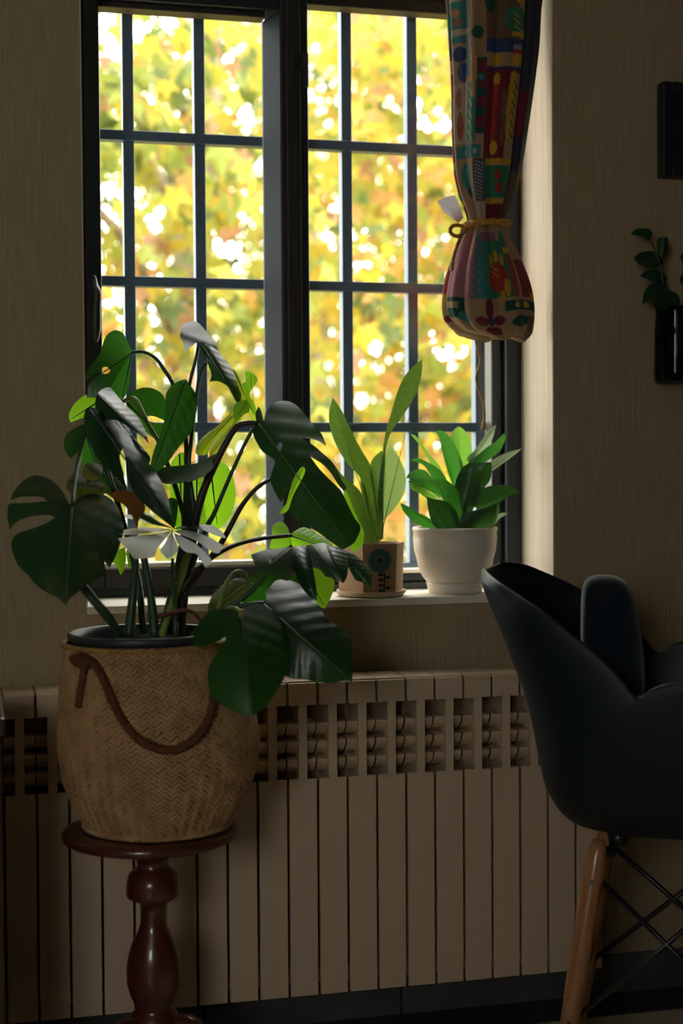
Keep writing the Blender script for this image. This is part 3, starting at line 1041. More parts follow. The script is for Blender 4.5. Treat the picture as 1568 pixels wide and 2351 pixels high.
# --- the rolled, still opening leaves at the top
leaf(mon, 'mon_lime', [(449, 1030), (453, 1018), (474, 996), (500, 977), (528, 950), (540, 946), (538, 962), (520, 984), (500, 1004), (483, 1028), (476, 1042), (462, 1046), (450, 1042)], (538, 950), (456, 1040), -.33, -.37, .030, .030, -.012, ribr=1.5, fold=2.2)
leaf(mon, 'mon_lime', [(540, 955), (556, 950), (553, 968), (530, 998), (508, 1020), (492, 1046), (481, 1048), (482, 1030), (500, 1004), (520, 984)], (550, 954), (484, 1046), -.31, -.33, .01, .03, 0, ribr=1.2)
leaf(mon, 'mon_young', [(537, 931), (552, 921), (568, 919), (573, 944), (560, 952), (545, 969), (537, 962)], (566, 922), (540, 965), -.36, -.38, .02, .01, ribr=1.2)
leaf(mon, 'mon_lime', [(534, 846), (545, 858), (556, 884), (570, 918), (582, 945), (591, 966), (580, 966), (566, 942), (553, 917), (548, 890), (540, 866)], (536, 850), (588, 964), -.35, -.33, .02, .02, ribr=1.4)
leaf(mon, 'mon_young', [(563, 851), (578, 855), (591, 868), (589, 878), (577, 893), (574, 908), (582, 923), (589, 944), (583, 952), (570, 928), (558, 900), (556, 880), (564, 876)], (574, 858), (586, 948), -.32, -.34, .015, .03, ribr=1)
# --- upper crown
leaf(mon, 'mon_pale_sheen', [(414, 762), (419, 746), (436, 738), (454, 740), (470, 757), (484, 773), (498, 792), (500, 806), (480, 790), (466, 786), (451, 787), (437, 797), (425, 808), (422, 790), (414, 776)], (497, 796), (416, 768), -.36, -.42, -.06, .10, -.01, ribr=1.2)
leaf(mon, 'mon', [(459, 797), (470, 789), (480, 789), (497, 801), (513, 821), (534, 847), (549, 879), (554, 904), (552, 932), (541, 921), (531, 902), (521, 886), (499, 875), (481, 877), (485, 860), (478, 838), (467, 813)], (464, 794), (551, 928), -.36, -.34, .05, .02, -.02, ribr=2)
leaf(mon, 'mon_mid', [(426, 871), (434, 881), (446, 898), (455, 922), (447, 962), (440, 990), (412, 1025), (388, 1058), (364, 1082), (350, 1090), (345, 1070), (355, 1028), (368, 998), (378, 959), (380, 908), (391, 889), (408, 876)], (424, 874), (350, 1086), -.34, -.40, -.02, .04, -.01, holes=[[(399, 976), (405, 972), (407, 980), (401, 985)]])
leaf(mon, 'mon_pale_sheen', [(503, 1037), (477, 1051), (451, 1063), (424, 1068), (398, 1070), (368, 1075), (356, 1092), (375, 1110), (405, 1110), (438, 1106), (464, 1095), (486, 1078), (498, 1058)], (360, 1092), (502, 1040), -.37, -.33, .03, -.03, -.01, ribr=1.5, ribmat='petiole_brown')
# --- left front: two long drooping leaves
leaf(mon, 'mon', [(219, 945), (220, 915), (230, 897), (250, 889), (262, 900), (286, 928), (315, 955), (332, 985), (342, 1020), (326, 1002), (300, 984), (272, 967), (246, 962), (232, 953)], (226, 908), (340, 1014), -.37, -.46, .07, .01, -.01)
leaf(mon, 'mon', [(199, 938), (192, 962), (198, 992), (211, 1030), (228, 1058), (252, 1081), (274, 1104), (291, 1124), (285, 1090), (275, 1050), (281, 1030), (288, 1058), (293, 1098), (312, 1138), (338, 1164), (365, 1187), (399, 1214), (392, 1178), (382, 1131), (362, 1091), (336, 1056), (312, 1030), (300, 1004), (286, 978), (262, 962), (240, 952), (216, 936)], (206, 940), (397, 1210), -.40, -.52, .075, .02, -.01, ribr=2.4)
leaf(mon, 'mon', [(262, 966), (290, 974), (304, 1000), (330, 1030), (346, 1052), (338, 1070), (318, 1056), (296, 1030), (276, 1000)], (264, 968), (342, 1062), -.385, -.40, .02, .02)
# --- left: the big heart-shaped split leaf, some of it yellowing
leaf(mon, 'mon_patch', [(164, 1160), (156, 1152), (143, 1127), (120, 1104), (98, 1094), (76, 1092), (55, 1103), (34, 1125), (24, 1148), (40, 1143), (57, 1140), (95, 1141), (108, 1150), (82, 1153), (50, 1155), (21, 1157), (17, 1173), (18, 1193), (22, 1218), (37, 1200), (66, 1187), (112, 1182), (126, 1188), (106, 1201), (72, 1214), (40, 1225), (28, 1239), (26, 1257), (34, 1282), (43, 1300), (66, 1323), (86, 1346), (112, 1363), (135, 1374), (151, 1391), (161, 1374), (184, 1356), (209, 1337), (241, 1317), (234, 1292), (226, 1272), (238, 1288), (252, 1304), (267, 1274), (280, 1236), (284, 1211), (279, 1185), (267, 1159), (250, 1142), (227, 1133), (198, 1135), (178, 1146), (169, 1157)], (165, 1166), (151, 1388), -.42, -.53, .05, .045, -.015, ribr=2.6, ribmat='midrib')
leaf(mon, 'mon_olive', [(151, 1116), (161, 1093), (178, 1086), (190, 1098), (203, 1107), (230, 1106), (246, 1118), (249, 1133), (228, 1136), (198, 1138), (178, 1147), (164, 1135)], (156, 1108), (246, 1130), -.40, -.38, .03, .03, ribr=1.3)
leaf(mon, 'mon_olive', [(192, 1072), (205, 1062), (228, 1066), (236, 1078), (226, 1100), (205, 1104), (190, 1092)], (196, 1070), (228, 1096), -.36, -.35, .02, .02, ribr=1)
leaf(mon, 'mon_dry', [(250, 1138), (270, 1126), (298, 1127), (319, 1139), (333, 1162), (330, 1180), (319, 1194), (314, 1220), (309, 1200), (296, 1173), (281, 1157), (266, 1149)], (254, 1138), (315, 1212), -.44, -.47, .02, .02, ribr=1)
# --- centre: the leaf seen edge on, sky sheen put into its pale colour
leaf(mon, 'mon_pale_sheen', [
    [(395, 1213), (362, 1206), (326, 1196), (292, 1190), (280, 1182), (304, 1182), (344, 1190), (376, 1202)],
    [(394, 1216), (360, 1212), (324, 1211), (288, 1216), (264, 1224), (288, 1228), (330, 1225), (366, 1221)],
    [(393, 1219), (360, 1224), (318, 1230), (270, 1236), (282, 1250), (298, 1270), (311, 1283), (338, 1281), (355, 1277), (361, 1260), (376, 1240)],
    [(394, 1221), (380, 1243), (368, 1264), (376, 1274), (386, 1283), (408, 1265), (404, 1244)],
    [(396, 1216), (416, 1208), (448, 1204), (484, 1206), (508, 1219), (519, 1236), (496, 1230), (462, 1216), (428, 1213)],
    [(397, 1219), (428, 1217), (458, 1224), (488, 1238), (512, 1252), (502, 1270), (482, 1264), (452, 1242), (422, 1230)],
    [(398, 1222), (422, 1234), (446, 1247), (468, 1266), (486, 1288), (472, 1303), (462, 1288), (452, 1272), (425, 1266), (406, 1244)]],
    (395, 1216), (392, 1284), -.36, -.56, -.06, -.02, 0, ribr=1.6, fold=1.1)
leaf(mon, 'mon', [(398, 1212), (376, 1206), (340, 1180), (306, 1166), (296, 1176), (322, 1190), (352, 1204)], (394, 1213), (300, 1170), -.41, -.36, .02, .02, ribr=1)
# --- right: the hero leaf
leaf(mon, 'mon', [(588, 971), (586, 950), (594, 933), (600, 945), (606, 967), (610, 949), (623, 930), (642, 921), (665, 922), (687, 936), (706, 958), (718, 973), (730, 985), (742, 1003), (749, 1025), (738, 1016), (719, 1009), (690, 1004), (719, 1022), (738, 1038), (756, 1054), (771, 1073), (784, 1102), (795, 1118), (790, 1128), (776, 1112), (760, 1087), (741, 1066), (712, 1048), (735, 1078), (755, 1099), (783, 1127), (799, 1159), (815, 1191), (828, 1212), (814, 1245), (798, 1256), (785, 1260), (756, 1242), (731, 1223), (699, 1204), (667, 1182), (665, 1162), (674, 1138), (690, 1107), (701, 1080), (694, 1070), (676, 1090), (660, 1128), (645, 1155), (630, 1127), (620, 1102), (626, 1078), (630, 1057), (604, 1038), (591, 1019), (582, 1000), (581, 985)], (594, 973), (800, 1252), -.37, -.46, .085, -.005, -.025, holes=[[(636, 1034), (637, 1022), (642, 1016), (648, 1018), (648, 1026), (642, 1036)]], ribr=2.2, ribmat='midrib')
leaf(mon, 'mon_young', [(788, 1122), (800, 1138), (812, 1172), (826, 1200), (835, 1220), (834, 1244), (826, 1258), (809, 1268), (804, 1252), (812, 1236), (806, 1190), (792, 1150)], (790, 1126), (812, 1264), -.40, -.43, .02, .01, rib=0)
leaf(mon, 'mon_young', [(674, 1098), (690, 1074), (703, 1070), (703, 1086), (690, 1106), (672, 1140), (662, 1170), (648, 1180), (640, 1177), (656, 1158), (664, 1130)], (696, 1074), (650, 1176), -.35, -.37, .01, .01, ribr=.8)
# --- right: the drooping leaf, its sky sheen painted as pale stripes
leaf(mon, 'mon_pale_sheen', [(576, 1273), (610, 1262), (636, 1260), (664, 1257), (668, 1276), (676, 1300), (670, 1310), (665, 1330), (654, 1333), (640, 1326), (622, 1319), (603, 1313), (584, 1294)], (668, 1258), (600, 1312), -.42, -.50, .02, .05, -.02, holes=[[(619, 1272), (623, 1273), (623, 1292), (619, 1294)]], ribr=1)
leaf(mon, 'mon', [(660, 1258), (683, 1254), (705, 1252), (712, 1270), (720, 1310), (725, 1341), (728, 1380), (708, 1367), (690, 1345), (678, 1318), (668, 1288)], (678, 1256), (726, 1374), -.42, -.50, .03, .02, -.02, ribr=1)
leaf(mon, 'mon_pale_sheen', [(700, 1253), (724, 1249), (746, 1247), (752, 1262), (762, 1286), (778, 1314), (788, 1338), (775, 1333), (758, 1326), (747, 1323), (735, 1308), (716, 1300), (706, 1278)], (716, 1250), (784, 1334), -.42, -.50, .03, .03, -.02, ribr=1)
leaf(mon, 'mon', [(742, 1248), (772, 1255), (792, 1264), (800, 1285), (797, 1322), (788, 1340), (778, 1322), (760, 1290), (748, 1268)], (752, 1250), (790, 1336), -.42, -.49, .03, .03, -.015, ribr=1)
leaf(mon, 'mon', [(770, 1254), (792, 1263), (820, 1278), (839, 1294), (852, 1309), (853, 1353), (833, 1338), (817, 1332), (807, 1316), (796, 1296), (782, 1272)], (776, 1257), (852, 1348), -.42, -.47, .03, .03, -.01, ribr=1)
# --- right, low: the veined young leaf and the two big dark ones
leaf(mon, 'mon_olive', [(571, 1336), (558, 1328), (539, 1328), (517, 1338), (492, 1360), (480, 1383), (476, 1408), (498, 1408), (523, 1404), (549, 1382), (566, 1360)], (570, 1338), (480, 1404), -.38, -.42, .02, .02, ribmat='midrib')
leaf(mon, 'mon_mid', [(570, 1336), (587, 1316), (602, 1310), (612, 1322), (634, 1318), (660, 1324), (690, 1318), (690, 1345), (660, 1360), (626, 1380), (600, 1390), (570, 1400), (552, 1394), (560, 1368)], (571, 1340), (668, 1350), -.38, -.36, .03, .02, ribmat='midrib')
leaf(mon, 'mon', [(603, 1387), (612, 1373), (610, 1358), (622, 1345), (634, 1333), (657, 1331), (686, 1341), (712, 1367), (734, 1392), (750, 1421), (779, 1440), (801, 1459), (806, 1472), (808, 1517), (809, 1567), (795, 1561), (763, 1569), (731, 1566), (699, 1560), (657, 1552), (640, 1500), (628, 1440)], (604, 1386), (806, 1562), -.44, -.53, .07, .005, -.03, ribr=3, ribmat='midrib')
leaf(mon, 'mon_mid', [(552, 1410), (540, 1404), (520, 1398), (495, 1398), (469, 1414), (453, 1436), (445, 1462), (444, 1484), (472, 1482), (498, 1472), (522, 1459), (508, 1488), (492, 1510), (479, 1533), (477, 1561), (485, 1590), (501, 1612), (533, 1632), (565, 1643), (584, 1641), (610, 1622), (632, 1593), (651, 1558), (661, 1526), (665, 1488), (657, 1453), (645, 1421), (626, 1402), (600, 1388), (578, 1388), (562, 1400), (556, 1418)], (554, 1412), (580, 1640), -.50, -.60, .05, .05, -.02, ribr=2.2)
# --- stalks
DS = (-.36)
stem(mon, 'petiole', [(166, 1160, -.452), (172, 1105, -.40), (184, 1040, -.34), (196, 985, -.32), (214, 990, -.31), (250, 1090, -.31), (292, 1230, -.32), (318, 1340, -.34), (330, 1455, -.36)], [5, 5, 6, 6, 7, 9])
stem(mon, 'petiole', [(303, 809, -.21), (330, 808, -.22), (355, 821, -.24), (375, 846, -.25), (400, 890, -.27), (425, 990, -.29), (428, 1120, -.31), (420, 1260, -.34), (395, 1450, -.36)], [4, 4, 5, 5, 7, 9])
stem(mon, 'petiole_light', [(284, 922, -.22), (300, 914, -.25), (313, 920, -.27), (326, 945, -.28), (342, 978, -.29), (362, 1010, -.29)], [5, 6, 5, 5])
stem(mon, 'petiole', [(362, 1010, -.29), (390, 1080, -.30), (416, 1160, -.31), (424, 1210, -.32), (405, 1320, -.35), (372, 1455, -.37)], [5, 7, 10])
stem(mon, 'petiole', [(456, 797, -.34), (447, 835, -.34), (436, 880, -.33), (424, 960, -.32), (432, 1060, -.32), (440, 1180, -.33), (425, 1300, -.35), (400, 1455, -.37)], [4, 4, 5, 8, 10])
stem(mon, 'petiole', [(474, 832, -.36), (458, 868, -.355), (447, 940, -.35), (438, 1020, -.34), (434, 1080, -.34), (445, 1190, -.34), (430, 1300, -.36), (415, 1455, -.38)], [4, 4.5, 5, 8, 10])
stem(mon, 'petiole_brown', [(592, 972, -.362), (566, 972, -.36), (543, 980, -.355), (518, 1018, -.35), (492, 1070, -.345), (466, 1130, -.34), (446, 1205, -.345), (432, 1300, -.36), (405, 1455, -.38)], [6, 7, 8, 9, 12, 12])
stem(mon, 'petiole', [(580, 985, -.33), (556, 1032, -.33), (522, 1108, -.33), (492, 1178, -.335), (474, 1212, -.34), (440, 1300, -.36)], [4, 5, 7])
stem(mon, 'petiole_brown', [(622, 1100, -.36), (590, 1120, -.36), (556, 1160, -.36), (524, 1218, -.365), (498, 1262, -.37), (455, 1315, -.375), (422, 1365, -.38), (398, 1455, -.38)], [4, 6, 8, 9])
stem(mon, 'petiole_brown', [(668, 1229, -.24), (610, 1235, -.29), (560, 1245, -.33), (516, 1262, -.36), (470, 1294, -.38), (420, 1352, -.385), (385, 1455, -.39)], [5, 5, 6, 8])
stem(mon, 'petiole_light', [(571, 1342, -.382), (562, 1318, -.40), (545, 1311, -.41), (529, 1324, -.42), (512, 1355, -.43), (500, 1400, -.43), (470, 1450, -.40)], [4, 4, 5, 6])
stem(mon, 'petiole_light', [(554, 1418, -.505), (548, 1402, -.50), (536, 1396, -.48), (520, 1402, -.45), (480, 1450, -.40)], [5, 5, 5, 6])
stem(mon, 'petiole', [(606, 1384, -.44), (570, 1388, -.44), (530, 1400, -.43), (490, 1430, -.42), (450, 1462, -.40)], [5, 6, 7])
stem(mon, 'petiole', [(612, 1315, -.45), (585, 1348, -.44), (550, 1378, -.43), (500, 1408, -.42), (440, 1460, -.41)], [6, 7, 8])
stem(mon, 'petiole', [(192, 1348, -.46), (224, 1388, -.46), (254, 1424, -.45), (276, 1462, -.43)], [11, 11, 9])
stem(mon, 'petiole', [(312, 1275, -.42), (308, 1340, -.41), (302, 1400, -.41), (296, 1462, -.42)], [8, 10, 13])
stem(mon, 'petiole', [(330, 1278, -.40), (342, 1340, -.40), (350, 1400, -.41), (356, 1462, -.42)], [8, 9, 13])
stem(mon, 'petiole_light', [(444, 1240, -.36), (426, 1290, -.38), (412, 1340, -.39), (392, 1396, -.41), (370, 1462, -.42)], [8, 9, 8, 10])
stem(mon, 'petiole', [(396, 1283, -.44), (398, 1340, -.42), (402, 1400, -.41), (404, 1462, -.41)], [4, 5, 8])
stem(mon, 'root', [(362, 1416, -.43), (392, 1407, -.44), (424, 1401, -.44), (446, 1408, -.43), (464, 1430, -.42), (470, 1460, -.41)], [5, 5, 4, 4], name='aerial_root')
stem(mon, 'root', [(408, 1328, -.39), (390, 1334, -.39), (374, 1344, -.39), (380, 1372, -.40)], [3, 3, 2.5], name='aerial_root')

# ------------------------------------------------------------------ the two pots on the sill
M['sans'] = leaf_mat('sansevieria_leaf', (0.040, 0.095, 0.020), (0.16, 0.32, 0.03), 0.26, 0.40, stripe=(0.065, 0.14, 0.035))
M['sans_pale'] = leaf_mat('sansevieria_leaf_pale', (0.20, 0.30, 0.15), (0.34, 0.52, 0.14), 0.36, 0.42, stripe=(0.26, 0.36, 0.20))
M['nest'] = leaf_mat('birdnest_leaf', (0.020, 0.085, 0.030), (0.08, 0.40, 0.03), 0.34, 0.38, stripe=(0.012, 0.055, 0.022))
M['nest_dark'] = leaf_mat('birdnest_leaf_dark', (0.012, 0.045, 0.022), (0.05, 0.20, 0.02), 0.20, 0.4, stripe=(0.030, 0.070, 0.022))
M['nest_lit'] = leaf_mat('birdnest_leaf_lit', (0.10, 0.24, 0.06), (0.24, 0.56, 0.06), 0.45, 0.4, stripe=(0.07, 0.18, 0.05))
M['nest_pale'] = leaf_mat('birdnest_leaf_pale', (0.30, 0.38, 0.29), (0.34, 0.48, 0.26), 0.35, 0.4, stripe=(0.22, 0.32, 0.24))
M['clay'] = mat('beige_clay', (0.60, 0.40, 0.24), 0.6, 0.3, var=((0.52, 0.33, 0.19), 12, (1, 1, 1)))
M['clay_pale'] = mat('beige_saucer', (0.70, 0.54, 0.36), 0.55, 0.3)
M['paint_teal'] = mat('teal_glaze', (0.055, 0.19, 0.20), 0.4, 0.5)
M['paint_dark'] = mat('dark_glaze', (0.015, 0.04, 0.045), 0.4, 0.5)
M['paint_orange'] = mat('orange_glaze', (0.55, 0.25, 0.04), 0.4, 0.5)
M['ceramic'] = mat('white_ceramic', (0.72, 0.66, 0.55), 0.35, 0.5)
SZ = 0.8415
# clay pot: a six-sided vase on a round saucer
YC = .055
cc = un(852, 1360, YC)
kc = scale_at(cc)
cp = empty('clay_flower_pot', (cc.x, YC, SZ), 'beige six-sided clay pot with a painted blue flower on the window sill', 'pot')
hgt = 122 / kc
r0, r1 = 76 / kc, 80 / kc
prof = [(62 / kc, SZ), (74 / kc, SZ + .002), (80 / kc, SZ + .008), (80 / kc, SZ + .012), (74 / kc, SZ + .012), (.001, SZ + .010)]
v, f = lathe(prof, (cc.x, YC), 40)
mobj('saucer', v, f, M['clay_pale'], cp, smooth=False)
face_dir = atan2(-1.0, .03)       # the painted face looks at the room
A0 = face_dir - radians(60) / 2
mb = MB()
v, f = [], []
zb_, zt_ = SZ + .0105, SZ + hgt
for (r, z) in ((r0, zb_), (r1, zt_), (r1 - .006, zt_), (r0 - .006, zt_ - .02)):
    for k in range(6):
        a = A0 + radians(60) * k
        v.append((cc.x + r * cos(a), YC + r * sin(a), z))
for i in range(3):
    for k in range(6):
        q = (k + 1) % 6
        f.append((i * 6 + k, i * 6 + q, (i + 1) * 6 + q, (i + 1) * 6 + k))
f.append(tuple(reversed(range(6))))
mobj('pot_body', v, f, M['clay'], cp)
v, f = lathe([(.001, zt_ - .012), (r1 * .82, zt_ - .014)], (cc.x, YC), 6)
so = mobj('soil', v, f, M['soil'], cp); so['kind'] = 'stuff'
# the flower, in low relief on the front face
def on_face(u, z):
    """u along the front face (m from its middle), z height"""
    t = (z - zb_) / (zt_ - zb_)
    ap = (r0 + (r1 - r0) * t) * cos(radians(30)) + .0006
    nx_, ny_ = cos(face_dir), sin(face_dir)
    return Vector((cc.x + nx_ * ap - ny_ * u, YC + ny_ * ap + nx_ * u, z))
fc = zt_ - 38 / kc
mb = MB()
for k in range(16):
    a = 2 * pi * k / 16
    q = []
    for rr_, da_ in ((6, 0), (17, -.20), (26, -.17), (28, 0), (26, .17), (17, .20)):
        q.append(on_face(rr_ / kc * cos(a + da_), fc + rr_ / kc * sin(a + da_)) + Vector((0, -.0006, 0)))
    mb.add(q, [(0, 1, 2, 3), (0, 3, 4, 5)])
mb.build('painted_flower', M['paint_teal'], cp)
mb = MB()
mb.add([on_face(6 / kc * cos(a), fc + 6 / kc * sin(a)) + Vector((0, -.0012, 0)) for a in [2 * pi * k / 12 for k in range(12)]], [tuple(range(12))])
mb.build('flower_eye', M['paint_dark'], cp)
mb, mo = MB(), MB()
sr = random.Random(4)
mb.add([on_face(u / kc, fc - y / kc) for u, y in ((10, 28), (14, 28), (12, 80), (8, 80))], [(0, 1, 2, 3)])
for i in range(9):
    yy = 32 + i * 6
    sd_ = 1 if i % 2 else -1
    u0 = 11
    tgt = mo if i % 4 == 3 else mb
    tgt.add([on_face((u0) / kc, fc - yy / kc), on_face((u0 + sd_ * 9) / kc, fc - (yy - 5) / kc), on_face((u0 + sd_ * 16) / kc, fc - (yy + 1) / kc), on_face((u0 + sd_ * 9) / kc, fc - (yy + 4) / kc)], [(0, 1, 2, 3)])
mb.build('painted_stem', M['paint_dark'], cp)
mo.build('painted_bud', M['paint_orange'], cp)

sn = empty('snake_plant', (cc.x, YC, zt_ - .014), 'tall snake plant with four upright green leaves in the clay pot', 'plant')
leaf(sn, 'sans', [(764, 912), (784, 942), (803, 982), (828, 1030), (850, 1068), (862, 1110), (870, 1160), (874, 1242), (858, 1242), (846, 1190), (836, 1130), (824, 1092), (800, 1068), (776, 1030), (760, 990), (755, 950)], (866, 1240), (764, 914), .05, .03, .03, .02, .02, ribr=1)
leaf(sn, 'sans', [(748, 1030), (762, 1060), (790, 1095), (822, 1122), (834, 1145), (846, 1190), (860, 1244), (842, 1248), (822, 1230), (806, 1190), (796, 1140), (772, 1090)], (852, 1244), (749, 1032), .03, .0, .02, .02, .01, rib=0)
leaf(sn, 'sans', [(969, 825), (968, 860), (955, 905), (928, 950), (902, 985), (888, 1020), (884, 1062), (880, 1130), (880, 1236), (866, 1238), (868, 1130), (876, 1060), (884, 1000), (900, 940), (920, 880), (944, 845)], (874, 1236), (969, 828), .045, .06, .02, .02, -.01, ribr=1)
leaf(sn, 'sans_pale', [(896, 1020), (916, 1050), (931, 1090), (928, 1130), (908, 1165), (880, 1196), (876, 1150), (878, 1080), (888, 1035)], (879, 1192), (896, 1022), .06, .07, .02, .03, 0, rib=0)
leaf(sn, 'sans', [(850, 1066), (876, 1034), (884, 1050), (880, 1120), (872, 1200), (866, 1230), (858, 1140)], (868, 1225), (878, 1038), .065, .07, .01, .01, 0, rib=0)
leaf(sn, 'sans', [(826, 1100), (838, 1120), (850, 1170), (862, 1242), (850, 1242), (838, 1190)], (858, 1240), (828, 1104), .06, .06, .01, .01, 0, rib=0)

# white ribbed pot with its saucer
YW = .070
wc = un(1045, 1364, YW)
kw = scale_at(wc)
wp = empty('white_ribbed_pot', (wc.x, YW, SZ), 'white ribbed ceramic pot with matching saucer beside the chair back on the sill', 'pot')
WPF = [(56, 0), (60, 1), (63, 10), (66, 22), (67, 25)]
prof = [(r / kw, SZ + h / kw) for r, h in WPF] + [(62 / kw, SZ + 26 / kw), (.001, SZ + 24 / kw)]
v, f = lathe(prof, (wc.x, YW), 60)
mobj('saucer', v, f, M['ceramic'], wp, smooth=True)
WPB = [(60, 24), (66, 27), (74, 40), (82, 58), (88, 78), (92, 100), (94, 125), (95, 141), (97.5, 143), (98, 148), (96, 151), (92, 150), (91, 140), (88, 120)]
NR = 180
v, f = [], []
for (r, h) in WPB:
    for j in range(NR):
        a = 2 * pi * j / NR
        amp = .0018 if 27 < h < 140 and r != 91 and r != 88 else 0
        rr_ = r / kw + amp * abs(cos(a * 30))
        v.append((wc.x + rr_ * cos(a), YW + rr_ * sin(a), SZ + h / kw))
for i in range(len(WPB) - 1):
    for j in range(NR):
        k = (j + 1) % NR
        f.append((i * NR + j, i * NR + k, (i + 1) * NR + k, (i + 1) * NR + j))
mobj('pot_body', v, f, M['ceramic'], wp, smooth=True)
v, f = lathe([(.001, SZ + 138 / kw), (90 / kw, SZ + 134 / kw)], (wc.x, YW), 40)
so = mobj('soil', v, f, M['soil'], wp); so['kind'] = 'stuff'

bn = empty('birdnest_snake_plant', (wc.x, YW, SZ + 136 / kw), 'bushy bird nest snake plant rosette in the white ribbed pot', 'plant')
cyw = YW
def bl(m, pts, b, t, d0, d1, dl=.015, dr=.015, bow=0.):
    leaf(bn, m, pts, b, t, cyw + d0, cyw + d1, dl, dr, bow, ribr=.8, rib=.9, ribmat='midrib_dark')
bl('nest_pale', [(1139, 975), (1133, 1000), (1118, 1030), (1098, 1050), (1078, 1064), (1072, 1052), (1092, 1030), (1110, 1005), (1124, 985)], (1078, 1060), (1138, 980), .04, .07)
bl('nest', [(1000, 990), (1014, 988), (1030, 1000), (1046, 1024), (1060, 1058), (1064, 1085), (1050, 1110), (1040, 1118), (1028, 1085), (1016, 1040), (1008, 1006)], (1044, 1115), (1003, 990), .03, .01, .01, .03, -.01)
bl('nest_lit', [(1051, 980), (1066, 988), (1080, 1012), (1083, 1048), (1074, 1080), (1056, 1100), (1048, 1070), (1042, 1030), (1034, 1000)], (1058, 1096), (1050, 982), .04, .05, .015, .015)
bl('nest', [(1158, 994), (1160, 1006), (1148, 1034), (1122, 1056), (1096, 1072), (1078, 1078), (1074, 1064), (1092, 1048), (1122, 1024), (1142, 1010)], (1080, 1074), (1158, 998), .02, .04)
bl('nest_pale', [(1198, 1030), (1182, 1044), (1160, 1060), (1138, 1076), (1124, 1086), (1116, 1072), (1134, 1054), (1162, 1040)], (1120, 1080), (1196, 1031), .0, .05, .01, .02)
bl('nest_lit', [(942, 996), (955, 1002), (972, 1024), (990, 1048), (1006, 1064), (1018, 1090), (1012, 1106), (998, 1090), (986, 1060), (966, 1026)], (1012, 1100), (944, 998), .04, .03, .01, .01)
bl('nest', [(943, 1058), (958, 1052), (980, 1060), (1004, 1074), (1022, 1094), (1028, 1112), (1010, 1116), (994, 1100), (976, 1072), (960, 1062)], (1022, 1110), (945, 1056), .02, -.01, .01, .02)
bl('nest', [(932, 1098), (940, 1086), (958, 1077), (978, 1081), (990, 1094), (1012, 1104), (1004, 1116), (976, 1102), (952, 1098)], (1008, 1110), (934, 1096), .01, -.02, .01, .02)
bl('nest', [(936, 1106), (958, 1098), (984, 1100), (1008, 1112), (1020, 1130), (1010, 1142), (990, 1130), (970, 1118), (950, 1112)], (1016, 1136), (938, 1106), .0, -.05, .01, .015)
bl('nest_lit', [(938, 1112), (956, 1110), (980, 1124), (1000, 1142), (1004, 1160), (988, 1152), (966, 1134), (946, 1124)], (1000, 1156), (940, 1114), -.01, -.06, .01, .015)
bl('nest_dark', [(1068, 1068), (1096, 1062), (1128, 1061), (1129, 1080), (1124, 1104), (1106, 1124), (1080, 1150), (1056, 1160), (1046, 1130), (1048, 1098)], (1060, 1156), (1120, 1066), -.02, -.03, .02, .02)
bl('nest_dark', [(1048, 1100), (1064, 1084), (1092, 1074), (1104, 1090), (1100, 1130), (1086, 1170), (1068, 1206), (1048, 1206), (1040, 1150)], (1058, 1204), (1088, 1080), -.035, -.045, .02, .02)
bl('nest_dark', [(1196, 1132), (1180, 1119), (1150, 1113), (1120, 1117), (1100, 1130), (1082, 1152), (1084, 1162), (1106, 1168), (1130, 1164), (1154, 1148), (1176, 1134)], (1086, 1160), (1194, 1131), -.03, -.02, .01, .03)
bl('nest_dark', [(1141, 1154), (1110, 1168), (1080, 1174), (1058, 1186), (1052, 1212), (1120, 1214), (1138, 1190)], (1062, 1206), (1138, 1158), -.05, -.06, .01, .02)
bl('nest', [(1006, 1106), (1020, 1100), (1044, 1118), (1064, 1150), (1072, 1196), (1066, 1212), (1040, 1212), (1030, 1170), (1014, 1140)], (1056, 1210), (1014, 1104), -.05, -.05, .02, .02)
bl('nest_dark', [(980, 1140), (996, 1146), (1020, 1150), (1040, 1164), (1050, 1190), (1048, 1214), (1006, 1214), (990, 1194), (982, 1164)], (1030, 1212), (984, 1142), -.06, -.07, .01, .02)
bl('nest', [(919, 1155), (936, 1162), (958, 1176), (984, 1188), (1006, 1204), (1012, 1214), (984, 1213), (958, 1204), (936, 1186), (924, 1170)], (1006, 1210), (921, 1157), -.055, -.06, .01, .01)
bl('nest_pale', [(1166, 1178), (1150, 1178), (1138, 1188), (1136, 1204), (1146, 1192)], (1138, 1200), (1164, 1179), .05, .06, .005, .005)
bl('nest_dark', [(1142, 1150), (1146, 1170), (1138, 1200), (1124, 1214), (1100, 1214), (1112, 1180)], (1112, 1210), (1142, 1156), .0, .0, .01, .01)

